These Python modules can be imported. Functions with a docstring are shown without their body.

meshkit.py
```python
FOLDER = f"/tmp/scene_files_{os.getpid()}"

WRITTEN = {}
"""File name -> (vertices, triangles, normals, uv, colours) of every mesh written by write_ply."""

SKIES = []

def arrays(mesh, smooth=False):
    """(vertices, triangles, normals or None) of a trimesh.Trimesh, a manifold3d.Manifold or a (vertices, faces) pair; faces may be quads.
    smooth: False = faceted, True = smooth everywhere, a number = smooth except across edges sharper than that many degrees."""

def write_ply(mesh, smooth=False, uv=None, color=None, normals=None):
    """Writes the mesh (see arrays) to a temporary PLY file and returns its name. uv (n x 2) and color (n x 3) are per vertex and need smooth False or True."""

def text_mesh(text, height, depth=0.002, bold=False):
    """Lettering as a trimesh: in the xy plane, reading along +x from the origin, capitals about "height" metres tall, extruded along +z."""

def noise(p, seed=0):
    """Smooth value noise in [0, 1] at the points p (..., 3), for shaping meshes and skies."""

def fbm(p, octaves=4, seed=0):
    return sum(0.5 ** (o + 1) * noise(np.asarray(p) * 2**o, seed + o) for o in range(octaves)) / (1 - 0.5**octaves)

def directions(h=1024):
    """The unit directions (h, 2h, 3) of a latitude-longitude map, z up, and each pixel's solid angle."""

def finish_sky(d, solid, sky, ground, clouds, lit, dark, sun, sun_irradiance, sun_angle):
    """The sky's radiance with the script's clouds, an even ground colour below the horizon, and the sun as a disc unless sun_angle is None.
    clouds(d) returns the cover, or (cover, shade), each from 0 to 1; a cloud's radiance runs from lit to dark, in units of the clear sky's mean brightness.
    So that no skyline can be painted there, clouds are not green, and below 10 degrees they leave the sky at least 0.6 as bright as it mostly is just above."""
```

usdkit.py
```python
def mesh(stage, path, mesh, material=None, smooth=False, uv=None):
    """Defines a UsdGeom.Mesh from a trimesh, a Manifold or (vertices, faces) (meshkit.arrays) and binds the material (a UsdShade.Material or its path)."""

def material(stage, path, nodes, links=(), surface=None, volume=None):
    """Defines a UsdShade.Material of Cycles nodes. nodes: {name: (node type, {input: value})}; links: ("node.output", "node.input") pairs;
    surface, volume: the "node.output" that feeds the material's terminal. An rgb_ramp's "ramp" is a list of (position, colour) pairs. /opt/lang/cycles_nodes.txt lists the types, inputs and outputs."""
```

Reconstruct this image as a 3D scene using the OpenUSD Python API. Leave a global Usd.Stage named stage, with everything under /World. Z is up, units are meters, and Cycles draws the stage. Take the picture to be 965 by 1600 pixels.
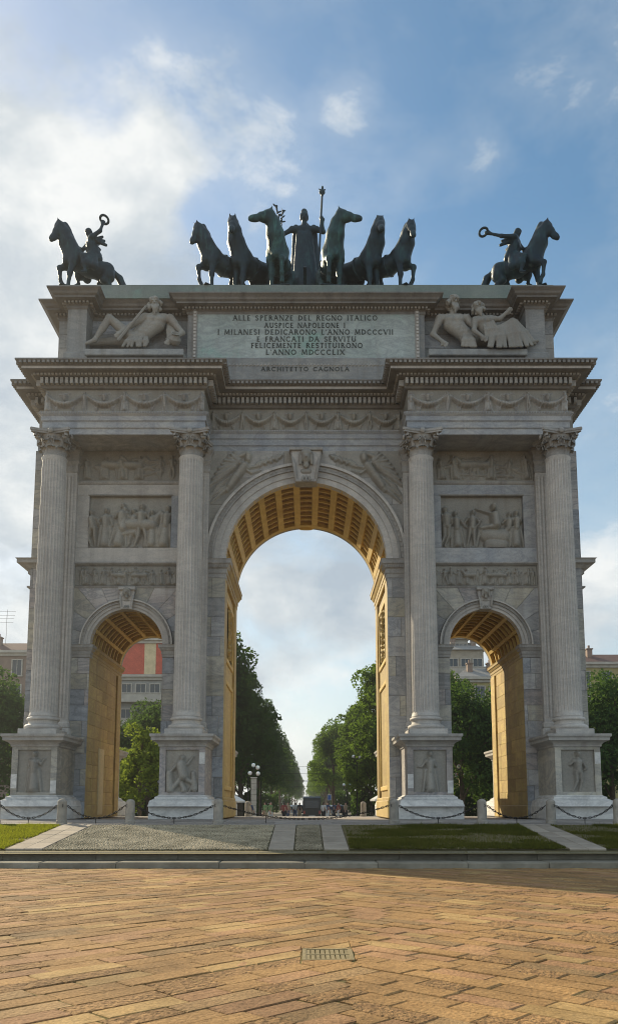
import math, random
import numpy as np, trimesh, shapely, usdkit, meshkit
from shapely.geometry import Polygon, LineString, Point, box as sbox
from shapely.ops import unary_union
from scipy import ndimage
from pxr import Usd, UsdGeom, UsdLux, UsdShade, Gf, Sdf, Vt

stage = Usd.Stage.CreateInMemory()
UsdGeom.SetStageUpAxis(stage, UsdGeom.Tokens.z)
UsdGeom.SetStageMetersPerUnit(stage, 1.0)
UsdGeom.Xform.Define(stage, '/World')
UsdGeom.Scope.Define(stage, '/World/Looks')
PI = math.pi

# ------------------------------------------------------------------ camera
# z = 0 is the stone platform the arch stands on, y = 0 the front of its pedestals, the street lies at z = -0.95
CAM_D, CAM_Z, TILT, FPX = 32.5, 0.56, 7.8, 1300.0
cam = UsdGeom.Camera.Define(stage, '/World/camera')
cam.AddTranslateOp().Set(Gf.Vec3d(0, -CAM_D, CAM_Z))
cam.AddRotateXOp().Set(90 + TILT)
cam.CreateHorizontalApertureAttr(36.0)
cam.CreateVerticalApertureAttr(36.0 * 1600 / 965)
cam.CreateFocalLengthAttr(FPX / 965 * 36.0)
cam.CreateHorizontalApertureOffsetAttr((482.5 - 478.0) / 965 * 36.0)
cam.CreateVerticalApertureOffsetAttr((1079.9 - 800.0) / 965 * 36.0)
cam.CreateClippingRangeAttr(Gf.Vec2f(0.1, 5000))
cam.CreateExposureAttr(0.63)

# ------------------------------------------------------------------ sky and sun
SUN_AZ, SUN_EL = math.radians(-41.0), math.radians(27.0)      # behind the arch, to the left
SUN = np.array([math.sin(SUN_AZ) * math.cos(SUN_EL), math.cos(SUN_AZ) * math.cos(SUN_EL), math.sin(SUN_EL)])
SKY_STRENGTH, SUN_INTENSITY = 0.10, 1.15
def lookdir(u, v):
    t, w = (1079.9 - v) / FPX, (u - 478.0) / FPX
    s, c = math.sin(math.radians(TILT)), math.cos(math.radians(TILT))
    d = np.array([w, c - t * s, s + t * c])
    return d / np.linalg.norm(d)
def make_sky():
    nodes = {
        'tc': ('texture_coordinate', {}),
        'sky': ('sky_texture', {'sky_type': 'single_scattering', 'sun_disc': False, 'sun_elevation': SUN_EL, 'sun_rotation': SUN_AZ,
                                'altitude': 100.0, 'air_density': 1.0, 'aerosol_density': 1.6, 'ozone_density': 2.5}),
        'map': ('mapping', {'scale': (1.0, 1.0, 1.7), 'location': (3.1, 0.4, 1.2)}),
        'n1': ('noise_texture', {'scale': 3.6, 'detail': 9.0, 'roughness': 0.58, 'distortion': 0.25}),
        'n2': ('noise_texture', {'scale': 11.0, 'detail': 6.0, 'roughness': 0.62, 'distortion': 0.3}),
        'n3': ('noise_texture', {'scale': 5.0, 'detail': 9.0, 'roughness': 0.6, 'distortion': 0.2}),
        'sep': ('separate_xyz', {}),
        'side': ('map_range', {'from_min': 0.10, 'from_max': -0.40, 'to_min': 0.0, 'to_max': 0.12, 'clamp': True}),
        'a1': ('math', {'math_type': 'add'}),
        'a2': ('math', {'math_type': 'multiply_add', 'value2': 0.34}),
        'cov': ('rgb_ramp', {'ramp': [(0.50, (0.04,) * 3), (0.66, (0.20,) * 3), (0.735, (0.62,) * 3), (0.84, (0.96,) * 3)]}),
        'shade': ('rgb_ramp', {'ramp': [(0.34, (3.0, 3.5, 4.0)), (0.50, (4.3, 4.65, 4.85)), (0.64, (6.0, 6.1, 6.0))]}),
        'low': ('map_range', {'from_min': 0.05, 'from_max': 0.60, 'to_min': 0.66, 'to_max': 0.05, 'clamp': True}),
        'lowmix': ('mix_color', {'b': (4.7, 5.2, 5.15)}),
        'grade': ('hsv', {'hue': 0.485, 'saturation': 1.30, 'value': 0.92, 'fac': 1.0}),
        'mix': ('mix_color', {'use_clamp': False}),
        'bg': ('background_shader', {'strength': SKY_STRENGTH}),
    }
    links = [('tc.generated', 'map.vector'), ('map.vector', 'n1.vector'), ('map.vector', 'n2.vector'), ('map.vector', 'n3.vector'), ('tc.generated', 'sep.vector'),
             ('sep.x', 'side.value'), ('n1.fac', 'a1.value1'), ('side.result', 'a1.value2')]
    last = 'a1.value'
    # cloud banks: (photo pixel of the middle, radius in radians, how much cloud)
    for i, (u, v, rad, amt) in enumerate([(90, 270, 0.24, 0.20), (250, 250, 0.07, 0.16), (470, 960, 0.16, 0.16), (390, 140, 0.07, 0.08), (545, 150, 0.055, 0.20), (430, 240, 0.05, 0.10), (740, 250, 0.06, 0.10),
                                          (780, 560, 0.20, 0.05), (0, 690, 0.14, 0.14), (930, 900, 0.12, 0.12), (800, 150, 0.30, -0.16), (435, 940, 0.05, 0.24), (545, 945, 0.06, 0.22), (60, 30, .24, -.13), (300, 60, .16, -.12), (90, 330, .12, .10), (430, 360, .17, -.13), (420, 200, .10, -.07), (30, 480, .10, .08), (480, 860, .06, -.10), (500, 945, .05, .06), (20, 860, .06, -.1), (330, 330, 0.05, -0.16)]):
        d = lookdir(u, v)
        nodes[f'd{i}'] = ('vector_math', {'math_type': 'distance', 'vector2': tuple(d)})
        nodes[f'r{i}'] = ('map_range', {'range_type': 'smoothstep', 'from_min': rad, 'from_max': rad * 0.15, 'to_min': 0.0, 'to_max': amt})
        nodes[f's{i}'] = ('math', {'math_type': 'add'})
        links += [('tc.generated', f'd{i}.vector1'), (f'd{i}.value', f'r{i}.value'), (last, f's{i}.value1'), (f'r{i}.result', f's{i}.value2')]
        last = f's{i}.value'
    links += [('n2.fac', 'a2.value1'), (last, 'a2.value3'), ('a2.value', 'cov.fac'), ('n3.fac', 'shade.fac'), ('sky.color', 'grade.color'), ('sep.z', 'low.value'), ('low.result', 'lowmix.fac'), ('grade.color', 'lowmix.a'),
              ('lowmix.result', 'mix.a'), ('shade.color', 'mix.b'), ('cov.color', 'mix.fac'), ('mix.result', 'bg.color')]
    return usdkit.material(stage, '/World/Looks/sky', nodes, links, surface='bg.background')
dome = UsdLux.DomeLight.Define(stage, '/World/sky')
UsdShade.MaterialBindingAPI.Apply(dome.GetPrim()).Bind(make_sky())
dome.GetPrim().SetCustomDataByKey('kind', 'structure')
sun = UsdLux.DistantLight.Define(stage, '/World/sun')
sun.CreateIntensityAttr(SUN_INTENSITY); sun.CreateAngleAttr(0.5); sun.CreateNormalizeAttr(True)
sun.CreateColorAttr(Gf.Vec3f(1.0, 0.86, 0.62))
_z = SUN; _x = np.cross([0, 0, 1.0], _z); _x /= np.linalg.norm(_x); _y = np.cross(_z, _x)
sun.AddTransformOp().Set(Gf.Matrix4d(*_x, 0, *_y, 0, *_z, 0, 0, 0, 60, 1))

# ------------------------------------------------------------------ helpers: prims
_used = {}
def path_for(name, parent=None):
    base = str(parent.GetPath()) if parent else '/World'
    n = _used.get((base, name), -1) + 1
    _used[(base, name)] = n
    return f'{base}/{name}' if n == 0 else f'{base}/{name}_{n:03d}'
def tag(p, label=None, cat=None, group=None, kind=None):
    p = p.GetPrim()
    for k, val in (('label', label), ('category', cat), ('group', group), ('kind', kind)):
        if val: p.SetCustomDataByKey(k, val)
    return p
def place(x, loc=(0, 0, 0), rotz=0.0, scale=1.0):
    x = UsdGeom.Xformable(x)
    s = (scale,) * 3 if np.ndim(scale) == 0 else scale
    x.ClearXformOpOrder()
    x.AddTranslateOp().Set(Gf.Vec3d(*map(float, loc))); x.AddRotateZOp().Set(math.degrees(rotz)); x.AddScaleOp().Set(Gf.Vec3f(*map(float, s)))
def thing(name, label, cat, loc=(0, 0, 0), rotz=0.0, group=None, scale=1.0):
    x = UsdGeom.Xform.Define(stage, path_for(name)); place(x, loc, rotz, scale)
    return tag(x, label, cat, group)
def sub(name, parent, loc=(0, 0, 0), rotz=0.0, scale=1.0):
    x = UsdGeom.Xform.Define(stage, path_for(name, parent)); place(x, loc, rotz, scale)
    return x.GetPrim()
def obj(name, mesh, mat, parent=None, smooth=False, label=None):
    m = usdkit.mesh(stage, path_for(name, parent), mesh, MAT[mat], smooth)
    if label: tag(m, label)
    return m.GetPrim()
def struct(name, mesh, mat, smooth=False, kind='structure'):
    return tag(obj(name, mesh, mat, None, smooth), kind=kind)
def dup(root, loc, rotz=0.0, scale=1.0, label=None, group=None, name=None, parent=None):
    was = root.GetCustomData()
    base = name or ''.join(c for c in root.GetName()).rstrip('0123456789').rstrip('_')
    x = UsdGeom.Xform.Define(stage, path_for(base, parent)); place(x, loc, rotz, scale)
    x.GetPrim().GetReferences().AddInternalReference(root.GetPath()); x.GetPrim().SetInstanceable(True)
    if parent is None:
        tag(x, label or was['label'], was['category'], group or was.get('group'))
    return x.GetPrim()

# ------------------------------------------------------------------ helpers: shapes
def cat(*ms):
    ms = [m for g in ms for m in (g if isinstance(g, (list, tuple)) else [g])]
    return trimesh.util.concatenate(ms)
def bx(x0, x1, y0, y1, z0, z1):
    m = trimesh.creation.box((x1 - x0, y1 - y0, z1 - z0)); m.apply_translation(((x0 + x1) / 2, (y0 + y1) / 2, (z0 + z1) / 2)); return m
def cbx(x0, x1, y0, y1, z0, z1, c=0.02):
    """A box with chamfered edges."""
    a = np.array([[x0, y0, z0], [x1, y1, z1]]); pts = []
    for i in (0, 1):
        for j in (0, 1):
            for k in (0, 1):
                p = np.array([a[i][0], a[j][1], a[k][2]]); s = np.array([1 - 2 * i, 1 - 2 * j, 1 - 2 * k]) * c
                for ax in range(3):
                    q = p + s; q[ax] = p[ax]; pts.append(q)
    return trimesh.convex.convex_hull(np.array(pts))
def grid_mesh(P, closed_u=False):
    """Quads over an array (nv, nu, 3); rows along v."""
    nv, nu = P.shape[:2]; idx = np.arange(nv * nu).reshape(nv, nu)
    if closed_u: idx = np.concatenate([idx, idx[:, :1]], 1)
    q = np.stack([idx[:-1, :-1], idx[:-1, 1:], idx[1:, 1:], idx[1:, :-1]], -1).reshape(-1, 4)
    return trimesh.Trimesh(P.reshape(-1, 3), np.vstack([q[:, [0, 1, 2]], q[:, [0, 2, 3]]]), process=False)
def sweep(poly, profile, caps=True):
    """A moulding of (out, z) steps run round a right-angled footprint (counter-clockwise)."""
    p = np.array(poly, float); e = np.roll(p, -1, 0) - p; e /= np.linalg.norm(e, axis=1, keepdims=True)
    n = np.stack([e[:, 1], -e[:, 0]], 1); m = n + np.roll(n, 1, 0)
    par = np.abs((n * np.roll(n, 1, 0)).sum(1)) > 0.9; m[par] = n[par]
    rings = np.array([np.column_stack([p + o * m, np.full(len(p), z)]) for o, z in profile])
    out = [grid_mesh(rings, True)]
    if caps:
        for r, flip in ((rings[0], True), (rings[-1], False)):
            v, f = trimesh.creation.triangulate_polygon(Polygon(r[:, :2]), engine='earcut')
            out.append(trimesh.Trimesh(np.column_stack([v, np.full(len(v), r[0, 2])]), f[:, ::-1] if flip else f, process=False))
    return cat(out)
def rect(x0, x1, y0, y1): return [(x0, y0), (x1, y0), (x1, y1), (x0, y1)]
def lathe(profile, n=32, cx=0.0, cy=0.0):
    a = np.arange(n) * 2 * PI / n
    return grid_mesh(np.array([[(cx + r * math.cos(t), cy + r * math.sin(t), z) for t in a] for r, z in profile]), True)
def tube(pts, rad, sides=6, cap=True):
    p = np.array(pts, float); t = np.gradient(p, axis=0); t /= np.linalg.norm(t, axis=1, keepdims=True) + 1e-9
    a = np.cross(t, np.where(np.abs(t[:, 2:]) < 0.9, [0, 0, 1.0], [1.0, 0, 0])); a /= np.linalg.norm(a, axis=1, keepdims=True) + 1e-9
    b = np.cross(t, a); ang = np.arange(sides) * 2 * PI / sides; r = np.broadcast_to(rad, (len(p),))
    V = p[:, None] + r[:, None, None] * (np.cos(ang)[None, :, None] * a[:, None] + np.sin(ang)[None, :, None] * b[:, None])
    if cap:
        V = np.concatenate([np.repeat(p[:1, None], sides, 1), V, np.repeat(p[-1:, None], sides, 1)], 0)
    return grid_mesh(V, True)
def extrude_xz(poly, y0, y1):
    """A flat shape drawn in x and z, y0 in front and y1 behind."""
    out = []
    for g in getattr(poly, 'geoms', [poly]):
        if g.is_empty or g.area < 1e-5 or g.geom_type != 'Polygon': continue
        m = trimesh.creation.extrude_polygon(g, y1 - y0, engine='earcut'); v = m.vertices.copy()
        m = trimesh.Trimesh(np.column_stack([v[:, 0], y1 - v[:, 2], v[:, 1]]), m.faces, process=False); out.append(m)
    return cat(out) if out else None
def slab(poly, z0, z1, ch=0.012, zs=None):
    """A paving stone over a convex outline with a worn edge; zs lifts its corners."""
    p = np.array(poly, float)[:, :2]; c = p.mean(0); d = c - p; L = np.linalg.norm(d, axis=1, keepdims=True)
    q = p + d / L * np.minimum(ch * 1.5, L * 0.4); n = len(p); lift = np.zeros(n) if zs is None else zs
    V = np.concatenate([np.column_stack([p, np.full(n, z0)]), np.column_stack([p, z1 - ch + lift]), np.column_stack([q, z1 + lift])])
    f = []
    for r in (0, 1):
        for i in range(n):
            j = (i + 1) % n; a, b, cc, dd = r * n + i, r * n + j, (r + 1) * n + j, (r + 1) * n + i; f += [[a, b, cc], [a, cc, dd]]
    f += [[2 * n, 2 * n + i, 2 * n + i + 1] for i in range(1, n - 1)]
    return trimesh.Trimesh(V, f, process=False)

# rounded bodies: a smooth union of tapered bones, meshed as one continuous skin
def nets(F, org, h):
    ins = F < 0; c = np.zeros(tuple(s - 1 for s in F.shape), int)
    for i, j, k in np.ndindex(2, 2, 2):
        c += ins[i:ins.shape[0] - 1 + i, j:ins.shape[1] - 1 + j, k:ins.shape[2] - 1 + k]
    act = (c > 0) & (c < 8); cells = np.argwhere(act); idx = -np.ones(act.shape, int); idx[act] = np.arange(len(cells))
    acc = np.zeros((len(cells), 3)); cnt = np.zeros(len(cells))
    corners = [np.array(t) for t in np.ndindex(2, 2, 2)]
    for a in corners:
        for ax in range(3):
            if a[ax]: continue
            b = a.copy(); b[ax] = 1
            fa = F[tuple((cells + a).T)]; fb = F[tuple((cells + b).T)]; x = (fa < 0) != (fb < 0)
            t = np.where(x, fa / np.where(x, fa - fb, 1), 0); p = a + t[:, None] * (b - a)
            acc[x] += p[x]; cnt[x] += 1
    V = org + h * (cells + acc / cnt[:, None]); faces = []
    for ax in range(3):
        o = [d for d in range(3) if d != ax]
        sl0 = [slice(None)] * 3; sl1 = [slice(None)] * 3; sl0[ax] = slice(0, -1); sl1[ax] = slice(1, None)
        A, B = ins[tuple(sl0)], ins[tuple(sl1)]; e = np.argwhere(A != B)
        e = e[(e[:, o[0]] > 0) & (e[:, o[1]] > 0) & (e[:, o[0]] < F.shape[o[0]] - 1) & (e[:, o[1]] < F.shape[o[1]] - 1)]
        q = []
        for da, db in ((1, 1), (0, 1), (0, 0), (1, 0)):
            cc = e.copy(); cc[:, o[0]] -= da; cc[:, o[1]] -= db; q.append(idx[tuple(cc.T)])
        q = np.stack(q, 1); flip = A[tuple(e.T)] if ax != 1 else ~A[tuple(e.T)]
        q = np.where(flip[:, None], q, q[:, ::-1]); faces.append(q)
    q = np.vstack(faces); q = q[(q >= 0).all(1)]
    return trimesh.Trimesh(V, np.vstack([q[:, [0, 1, 2]], q[:, [0, 2, 3]]]), process=False)
def body(prims, h=0.05, k=0.1, bump=0.0, seed=0):
    """prims: ('c', a, b, ra, rb) tapered bones or ('e', centre, radii, turn about z) blobs."""
    lo, hi = np.full(3, 1e9), np.full(3, -1e9)
    for p in prims:
        pts, r = ((np.array(p[1]), np.array(p[2])), max(p[3], p[4])) if p[0] == 'c' else ((np.array(p[1]),), np.max(p[2]))
        for q in pts: lo, hi = np.minimum(lo, q - r), np.maximum(hi, q + r)
    lo -= 3 * h; hi += 3 * h; n = np.ceil((hi - lo) / h).astype(int) + 1
    F = np.full(n, 1.0); ax = [lo[i] + h * np.arange(n[i]) for i in range(3)]
    for p in prims:
        if p[0] == 'x': continue
        m = k + 2 * h
        if p[0] == 'c':
            a, b, ra, rb = np.array(p[1], float), np.array(p[2], float), p[3], p[4]; r = max(ra, rb); l2, h2 = np.minimum(a, b) - r - m, np.maximum(a, b) + r + m
        else:
            a = np.array(p[1], float); r = max(p[2]); l2, h2 = a - r - m, a + r + m
        i0 = np.clip(((l2 - lo) / h).astype(int), 0, n); i1 = np.clip(np.ceil((h2 - lo) / h).astype(int) + 1, 0, n)
        sl = tuple(slice(i, j) for i, j in zip(i0, i1))
        X, Y, Z = np.meshgrid(*(ax[i][sl[i]] for i in range(3)), indexing='ij')
        if p[0] == 'c':
            d = b - a; L = max(d @ d, 1e-9); t = np.clip(((X - a[0]) * d[0] + (Y - a[1]) * d[1] + (Z - a[2]) * d[2]) / L, 0, 1)
            D = np.sqrt((X - a[0] - t * d[0]) ** 2 + (Y - a[1] - t * d[1]) ** 2 + (Z - a[2] - t * d[2]) ** 2) - (ra + (rb - ra) * t)
        else:
            rr = np.array(p[2], float); w = p[3] if len(p) > 3 else 0.0; cw, sw = math.cos(w), math.sin(w)
            x, y, z = (X - a[0]) * cw + (Y - a[1]) * sw, -(X - a[0]) * sw + (Y - a[1]) * cw, Z - a[2]
            k0 = np.sqrt((x / rr[0]) ** 2 + (y / rr[1]) ** 2 + (z / rr[2]) ** 2); k1 = np.sqrt((x / rr[0] ** 2) ** 2 + (y / rr[1] ** 2) ** 2 + (z / rr[2] ** 2) ** 2)
            D = k0 * (k0 - 1) / np.maximum(k1, 1e-6)
        G = F[sl]; hh = np.maximum(k - np.abs(G - D), 0) / k; F[sl] = np.minimum(G, D) - hh * hh * k / 4
    for p in prims:                                           # hollows: eye sockets and the like
        if p[0] != 'x': continue
        a, r = np.array(p[1], float), p[2]; m = r + 3 * h; i0 = np.clip(((a - m - lo) / h).astype(int), 0, n); i1 = np.clip(((a + m - lo) / h).astype(int) + 2, 0, n); sl = tuple(slice(i, j) for i, j in zip(i0, i1)); X, Y, Z = np.meshgrid(*(ax[i][sl[i]] for i in range(3)), indexing='ij')
        F[sl] = np.maximum(F[sl], r - np.sqrt((X - a[0]) ** 2 + (Y - a[1]) ** 2 + (Z - a[2]) ** 2))
    if bump:
        X, Y, Z = np.meshgrid(*ax, indexing='ij'); near = np.abs(F) < 3 * bump
        F[near] += bump * (meshkit.fbm(np.stack([X[near], Y[near], Z[near] * 0.5], -1) * 7.0, 2, seed) - 0.5) * 2
    return nets(F, lo, h)

# carved panels: figures in low relief as a height field
def relief(w, h, caps, res=0.03, back=True, blur=0.75, grain=0.012, seed=0, thick=0.03):
    """Centre of the panel at the origin, x right, z up, carved towards -y. caps: (x1, z1, x2, z2, r1, r2, swell)."""
    res *= .72; nx, nz = int(w / res) + 1, int(h / res) + 1
    xs, zs = np.linspace(-w / 2, w / 2, nx), np.linspace(-h / 2, h / 2, nz); H = np.zeros((nz, nx))
    for (x1, z1, x2, z2, r1, r2, s) in caps:
        r = max(r1, r2); i0, i1 = np.searchsorted(xs, [min(x1, x2) - r, max(x1, x2) + r]); j0, j1 = np.searchsorted(zs, [min(z1, z2) - r, max(z1, z2) + r])
        if i1 <= i0 or j1 <= j0: continue
        X, Z = np.meshgrid(xs[i0:i1], zs[j0:j1]); dx, dz = x2 - x1, z2 - z1; L = max(dx * dx + dz * dz, 1e-9)
        t = np.clip(((X - x1) * dx + (Z - z1) * dz) / L, 0, 1); rr = r1 + (r2 - r1) * t; d = np.hypot(X - x1 - t * dx, Z - z1 - t * dz) / rr
        H[j0:j1, i0:i1] = np.maximum(H[j0:j1, i0:i1], np.sqrt(np.maximum(1 - d * d, 0)) * rr * s)
    X, Z = np.meshgrid(xs, zs); H = ndimage.gaussian_filter(H, blur)
    H *= 2.5; H += grain * (meshkit.fbm(np.stack([X * 9, Z * 9, np.zeros_like(X)], -1), 3, seed) - 0.4) * (H > 0.01)
    keep = H > (-1 if back else 0.006)
    m = grid_mesh(np.stack([X, -H, Z], -1))
    if not back:
        kf = keep.ravel()[m.faces].any(1); m = trimesh.Trimesh(m.vertices, m.faces[kf], process=False); m.remove_unreferenced_vertices()
        return m
    return cat(m, bx(-w / 2, w / 2, 0.002, thick, -h / 2, h / 2))
def fig(x, z, H, rng, robe=None, lean=0.0, s=0.9):
    """A small carved figure standing at (x, z)."""
    robe = rng.random() < 0.55 if robe is None else robe; L = lambda a: (x + lean * a * H, z + a * H)
    c = []; hd = L(0.93); hd = (hd[0] + rng.uniform(-.02, .02) * H, hd[1]); c.append((*hd, hd[0], hd[1] - .03 * H, .062 * H, .055 * H, 1.15))
    c.append((*L(.85), *L(.78), .045 * H, .06 * H, s)); ch, pe = L(.72), L(.50); c.append((*ch, *pe, .105 * H, .085 * H, s))
    c.append((ch[0] - .09 * H, ch[1] + .03 * H, ch[0] + .09 * H, ch[1] + .03 * H, .06 * H, .06 * H, s))
    if robe:
        for i in range(5):
            a = (i - 2) * .055 * H; b = a * 1.6 + rng.uniform(-.02, .02) * H; c.append((pe[0] + a, pe[1] + .02 * H, x + b, z + .02 * H, .05 * H, .042 * H, s * rng.uniform(.75, 1.1)))
        c.append((pe[0], pe[1], x, z + .1 * H, .09 * H, .12 * H, .6))
    else:
        for sd in (-1, 1):
            kn = (pe[0] + sd * rng.uniform(.03, .11) * H, z + .26 * H); ft = (kn[0] + rng.uniform(-.1, .08) * H, z + .02 * H)
            c.append((pe[0] + sd * .045 * H, pe[1], *kn, .068 * H, .048 * H, s)); c.append((*kn, *ft, .05 * H, .028 * H, s)); c.append((*ft, ft[0] + .06 * H * rng.choice((-1, 1)), ft[1], .026 * H, .02 * H, s))
    for sd in (-1, 1):
        el = (ch[0] + sd * rng.uniform(.13, .2) * H, ch[1] - rng.uniform(.02, .16) * H); ha = (el[0] + sd * rng.uniform(-.12, .14) * H, el[1] + rng.uniform(-.14, .2) * H)
        c.append((ch[0] + sd * .1 * H, ch[1] + .03 * H, *el, .042 * H, .036 * H, s)); c.append((*el, *ha, .036 * H, .026 * H, s)); c.append((*ha, ha[0] + .02 * H, ha[1], .03 * H, .024 * H, s))
    return c
def horse2d(x, z, H, f, s=0.9):
    P = lambda a, b: (x + f * a * H, z + b * H); c = []
    for a, b, r1, r2 in (((-.34, .62), (.25, .6), .17, .16), ((.25, .64), (.47, .95), .13, .08), ((.47, .97), (.66, .82), .075, .05), ((.22, .5), (.42, .34), .06, .04), ((.42, .34), (.36, .14), .04, .03),
                         ((.18, .5), (.2, .25), .06, .04), ((.2, .25), (.18, .02), .04, .03), ((-.38, .55), (-.3, .3), .1, .05), ((-.3, .3), (-.4, .02), .045, .03), ((-.44, .55), (-.5, .3), .1, .05), ((-.5, .3), (-.46, .02), .045, .03), ((-.5, .66), (-.62, .3), .05, .03)):
        c.append((*P(*a), *P(*b), r1 * H, r2 * H, s))
    return c
def ring2d(x, z, r, w, n=14, s=1.0):
    a = np.linspace(0, 2 * PI, n + 1); return [(x + r * math.cos(a[i]), z + r * math.sin(a[i]), x + r * math.cos(a[i + 1]), z + r * math.sin(a[i + 1]), w, w, s) for i in range(n)]
def swag2d(x0, x1, z, drop, r, n=12):
    c = []
    for i in range(n):
        a, b = i / n, (i + 1) / n; f = lambda t: z - drop * 4 * t * (1 - t); rr = r * (.55 + .75 * math.sin(PI * (a + b) / 2)); c.append((x0 + (x1 - x0) * a, f(a), x0 + (x1 - x0) * b, f(b), rr, rr, 1.0))
        c.append((x0 + (x1 - x0) * a, f(a) + rr * .5, x0 + (x1 - x0) * a + .01, f(a) - rr * .6, rr * .5, rr * .5, 2.2))
    return c
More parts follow.
